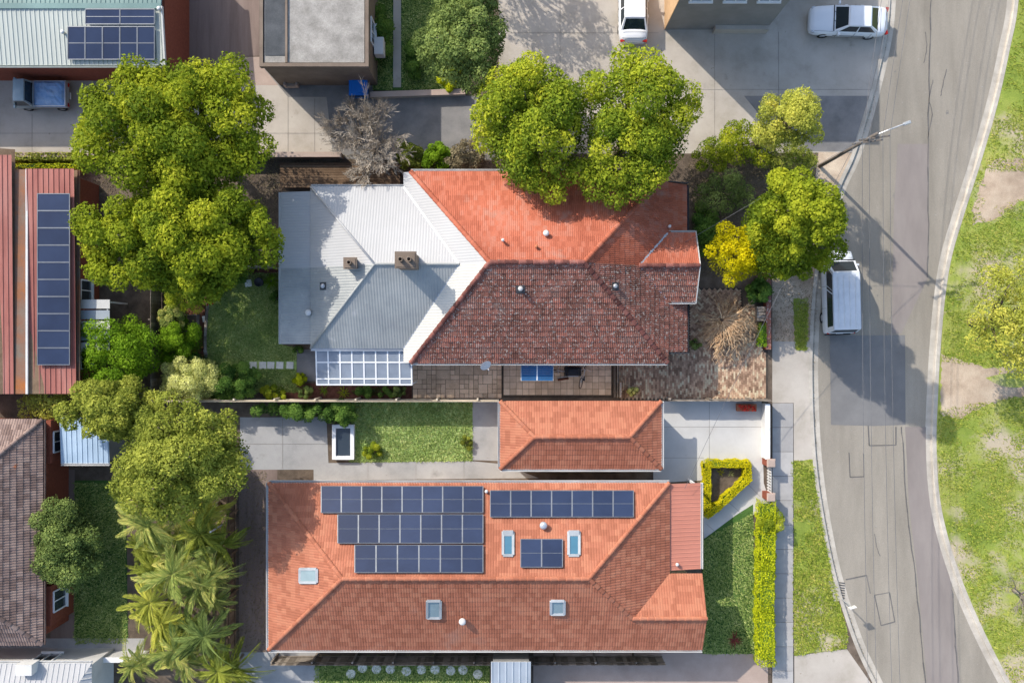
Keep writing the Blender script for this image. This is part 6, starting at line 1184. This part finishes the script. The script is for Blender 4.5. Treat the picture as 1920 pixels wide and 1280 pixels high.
shrub('bed_edge_shrub', 440, 518, 26, 14, 1.2, M['L_dark'], 'dark low shrub in the bed at the top of the rear lawn', seed=86, n_cl=10, leaf=.07); shrub('bed_edge_shrub', 405, 545, 16, 18, 1.3, M['L_green'], 'green shrub at the curved top left corner of the rear lawn', seed=87, n_cl=9, leaf=.07); shrub('bed_edge_shrub', 392, 705, 22, 18, 1.5, M['L_dark'], 'dark shrub between the cream shrub and stepping stones', seed=88, n_cl=10, leaf=.07)
# weeping bare shrub in the brick court
ws = thing('weeping_shrub', W(1352, 602, 0), 'bare golden weeping shrub with arching twigs on herringbone bricks', 'shrub'); c = W(1352, 600, .8); b0 = Vector((c.x, c.y, 0)); rs = random.Random(9); mb = MB(); mb.tube([b0, b0 + Vector((.02, .02, .5)), b0 + Vector((0, 0, 1.0))], [.07, .055, .05], 8); mb.build('trunk', M['bark'], ws)
limb = MB(); twig = MB()
for k in range(110):
    an = rs.gauss(-.62, 1.25); L_ = rs.uniform(1.0, 2.15) * (1.1 if -1.9 < an < .5 else .75); st = b0 + Vector((math.cos(an) * .12, math.sin(an) * .12, rs.uniform(.85, 1.1))); pts = [st]; d = Vector((math.cos(an), math.sin(an), 0)); sd_ = Vector((-d.y, d.x, 0)); bend = rs.uniform(-.25, .25)
    for i in range(1, 8): u = i / 7; pts.append(st + d * L_ * u + sd_ * bend * u * u * L_ + Vector((0, 0, .55 * math.sin(u * 2.2) - .95 * u * u)) + Vector((rs.uniform(-.03, .03), rs.uniform(-.03, .03), 0)))
    limb.tube(pts, [.03, .027, .024, .021, .018, .015, .012, .009], 4)
    for i in range(2, 8):
        for s in range(3):
            e = pts[i] + d * rs.uniform(.12, .34) + sd_ * rs.uniform(-.28, .28) + Vector((0, 0, rs.uniform(-.25, .05))); twig.tube([pts[i], (pts[i] + e) / 2 + Vector((0, 0, .03)), e], [.012, .01, .007], 3, cap=False)
limb.build('branches', M['straw'], ws); tag(twig.build('twigs', M['straw'], ws), kind='stuff')
hedge('clipped_hedge', [(1442, 948), (1440, 1060), (1438, 1150), (1440, 1240)], 1.0, 1.1, M['L_hedge'], 'long bright yellow-green clipped hedge along the footpath', leaf=.05, dens=520, seed=5)
shrub('hedge_ball', 1443, 978, 24, 30, 1.5, M['L_green'], 'round green shrub at the top end of the bright hedge', n_cl=16, leaf=.07, seed=72)
hedge('golden_hedge', [(1327, 870), (1402, 870), (1404, 898), (1350, 948), (1327, 966)], .45, .7, M['L_gold'], 'golden clipped hedge around the triangular flower bed', leaf=.042, dens=800, closed=True, seed=6)
sheet('flower_bed', [(1330, 874), (1400, 874), (1400, 896), (1332, 958)], .016, M['earth']); rosette('bed_flower', 1352, 886, .3, 'orange flowering plant inside the golden hedge', M['L_yellow'], 14, 5, .4); rosette('bed_flower', 1372, 888, .25, 'pale plant inside the golden hedge', M['L_cream'], 12, 6, .4)
rosette('red_cordyline', 1378, 1200, .6, 'red strappy plant at the corner of the front lawn', M['L_red'], 22, 7, .5)
hedge('yellow_hedge', [(-20, 293), (140, 293)], .5, .9, M['L_olive'], 'brownish yellow hedge on the rear drive edge', leaf=.07, seed=7); hedge('yellow_hedge', [(32, 311), (142, 311)], .3, .9, M['L_hedge'], 'thin lime hedge beside the red metal roof', leaf=.06, seed=8)
tree('park_tree', 1908, 600, 88, 108, 6.2, M['L_pale'], 'thin pale green tree at the right edge of the park', n_cl=46, leaves=120, leaf=.12, cl=.22, seed=73, inner=.1, lump=.25)
bare_tree('bare_park_tree', 1925, 1118, 2.3, 2.6, 'bare branching tree at the right edge of the park', M['bark_pale'], seed=74, n=8, depth=3, r0=.1)
shrub('grass_clump', 1300, 1245, 12, 8, .5, M['L_hedge'], 'tiny yellow weed clump on the bottom court', n_cl=5, leaf=.05, seed=75) if False else None
tree('fence_bush', 560, 770, 90, 14, 1.9, M['L_dark'], 'dark climbing bush along the fence above the grey patio', n_cl=26, leaves=130, leaf=.09, cl=.2, seed=76, cat='shrub', crown_d=.95)
shrub('pond_bush', 640, 775, 32, 24, 2.0, M['L_dark'], 'dark bush overhanging the top of the pond', seed=77); shrub('lawn_shrub', 700, 845, 20, 16, .7, M['L_green'], 'bright weed clump on the back lawn', n_cl=8, leaf=.07, seed=78); shrub('lawn_shrub', 876, 830, 12, 14, .7, M['L_olive'], 'yellowish shrub at the right side of the back lawn', n_cl=6, leaf=.06, seed=79)
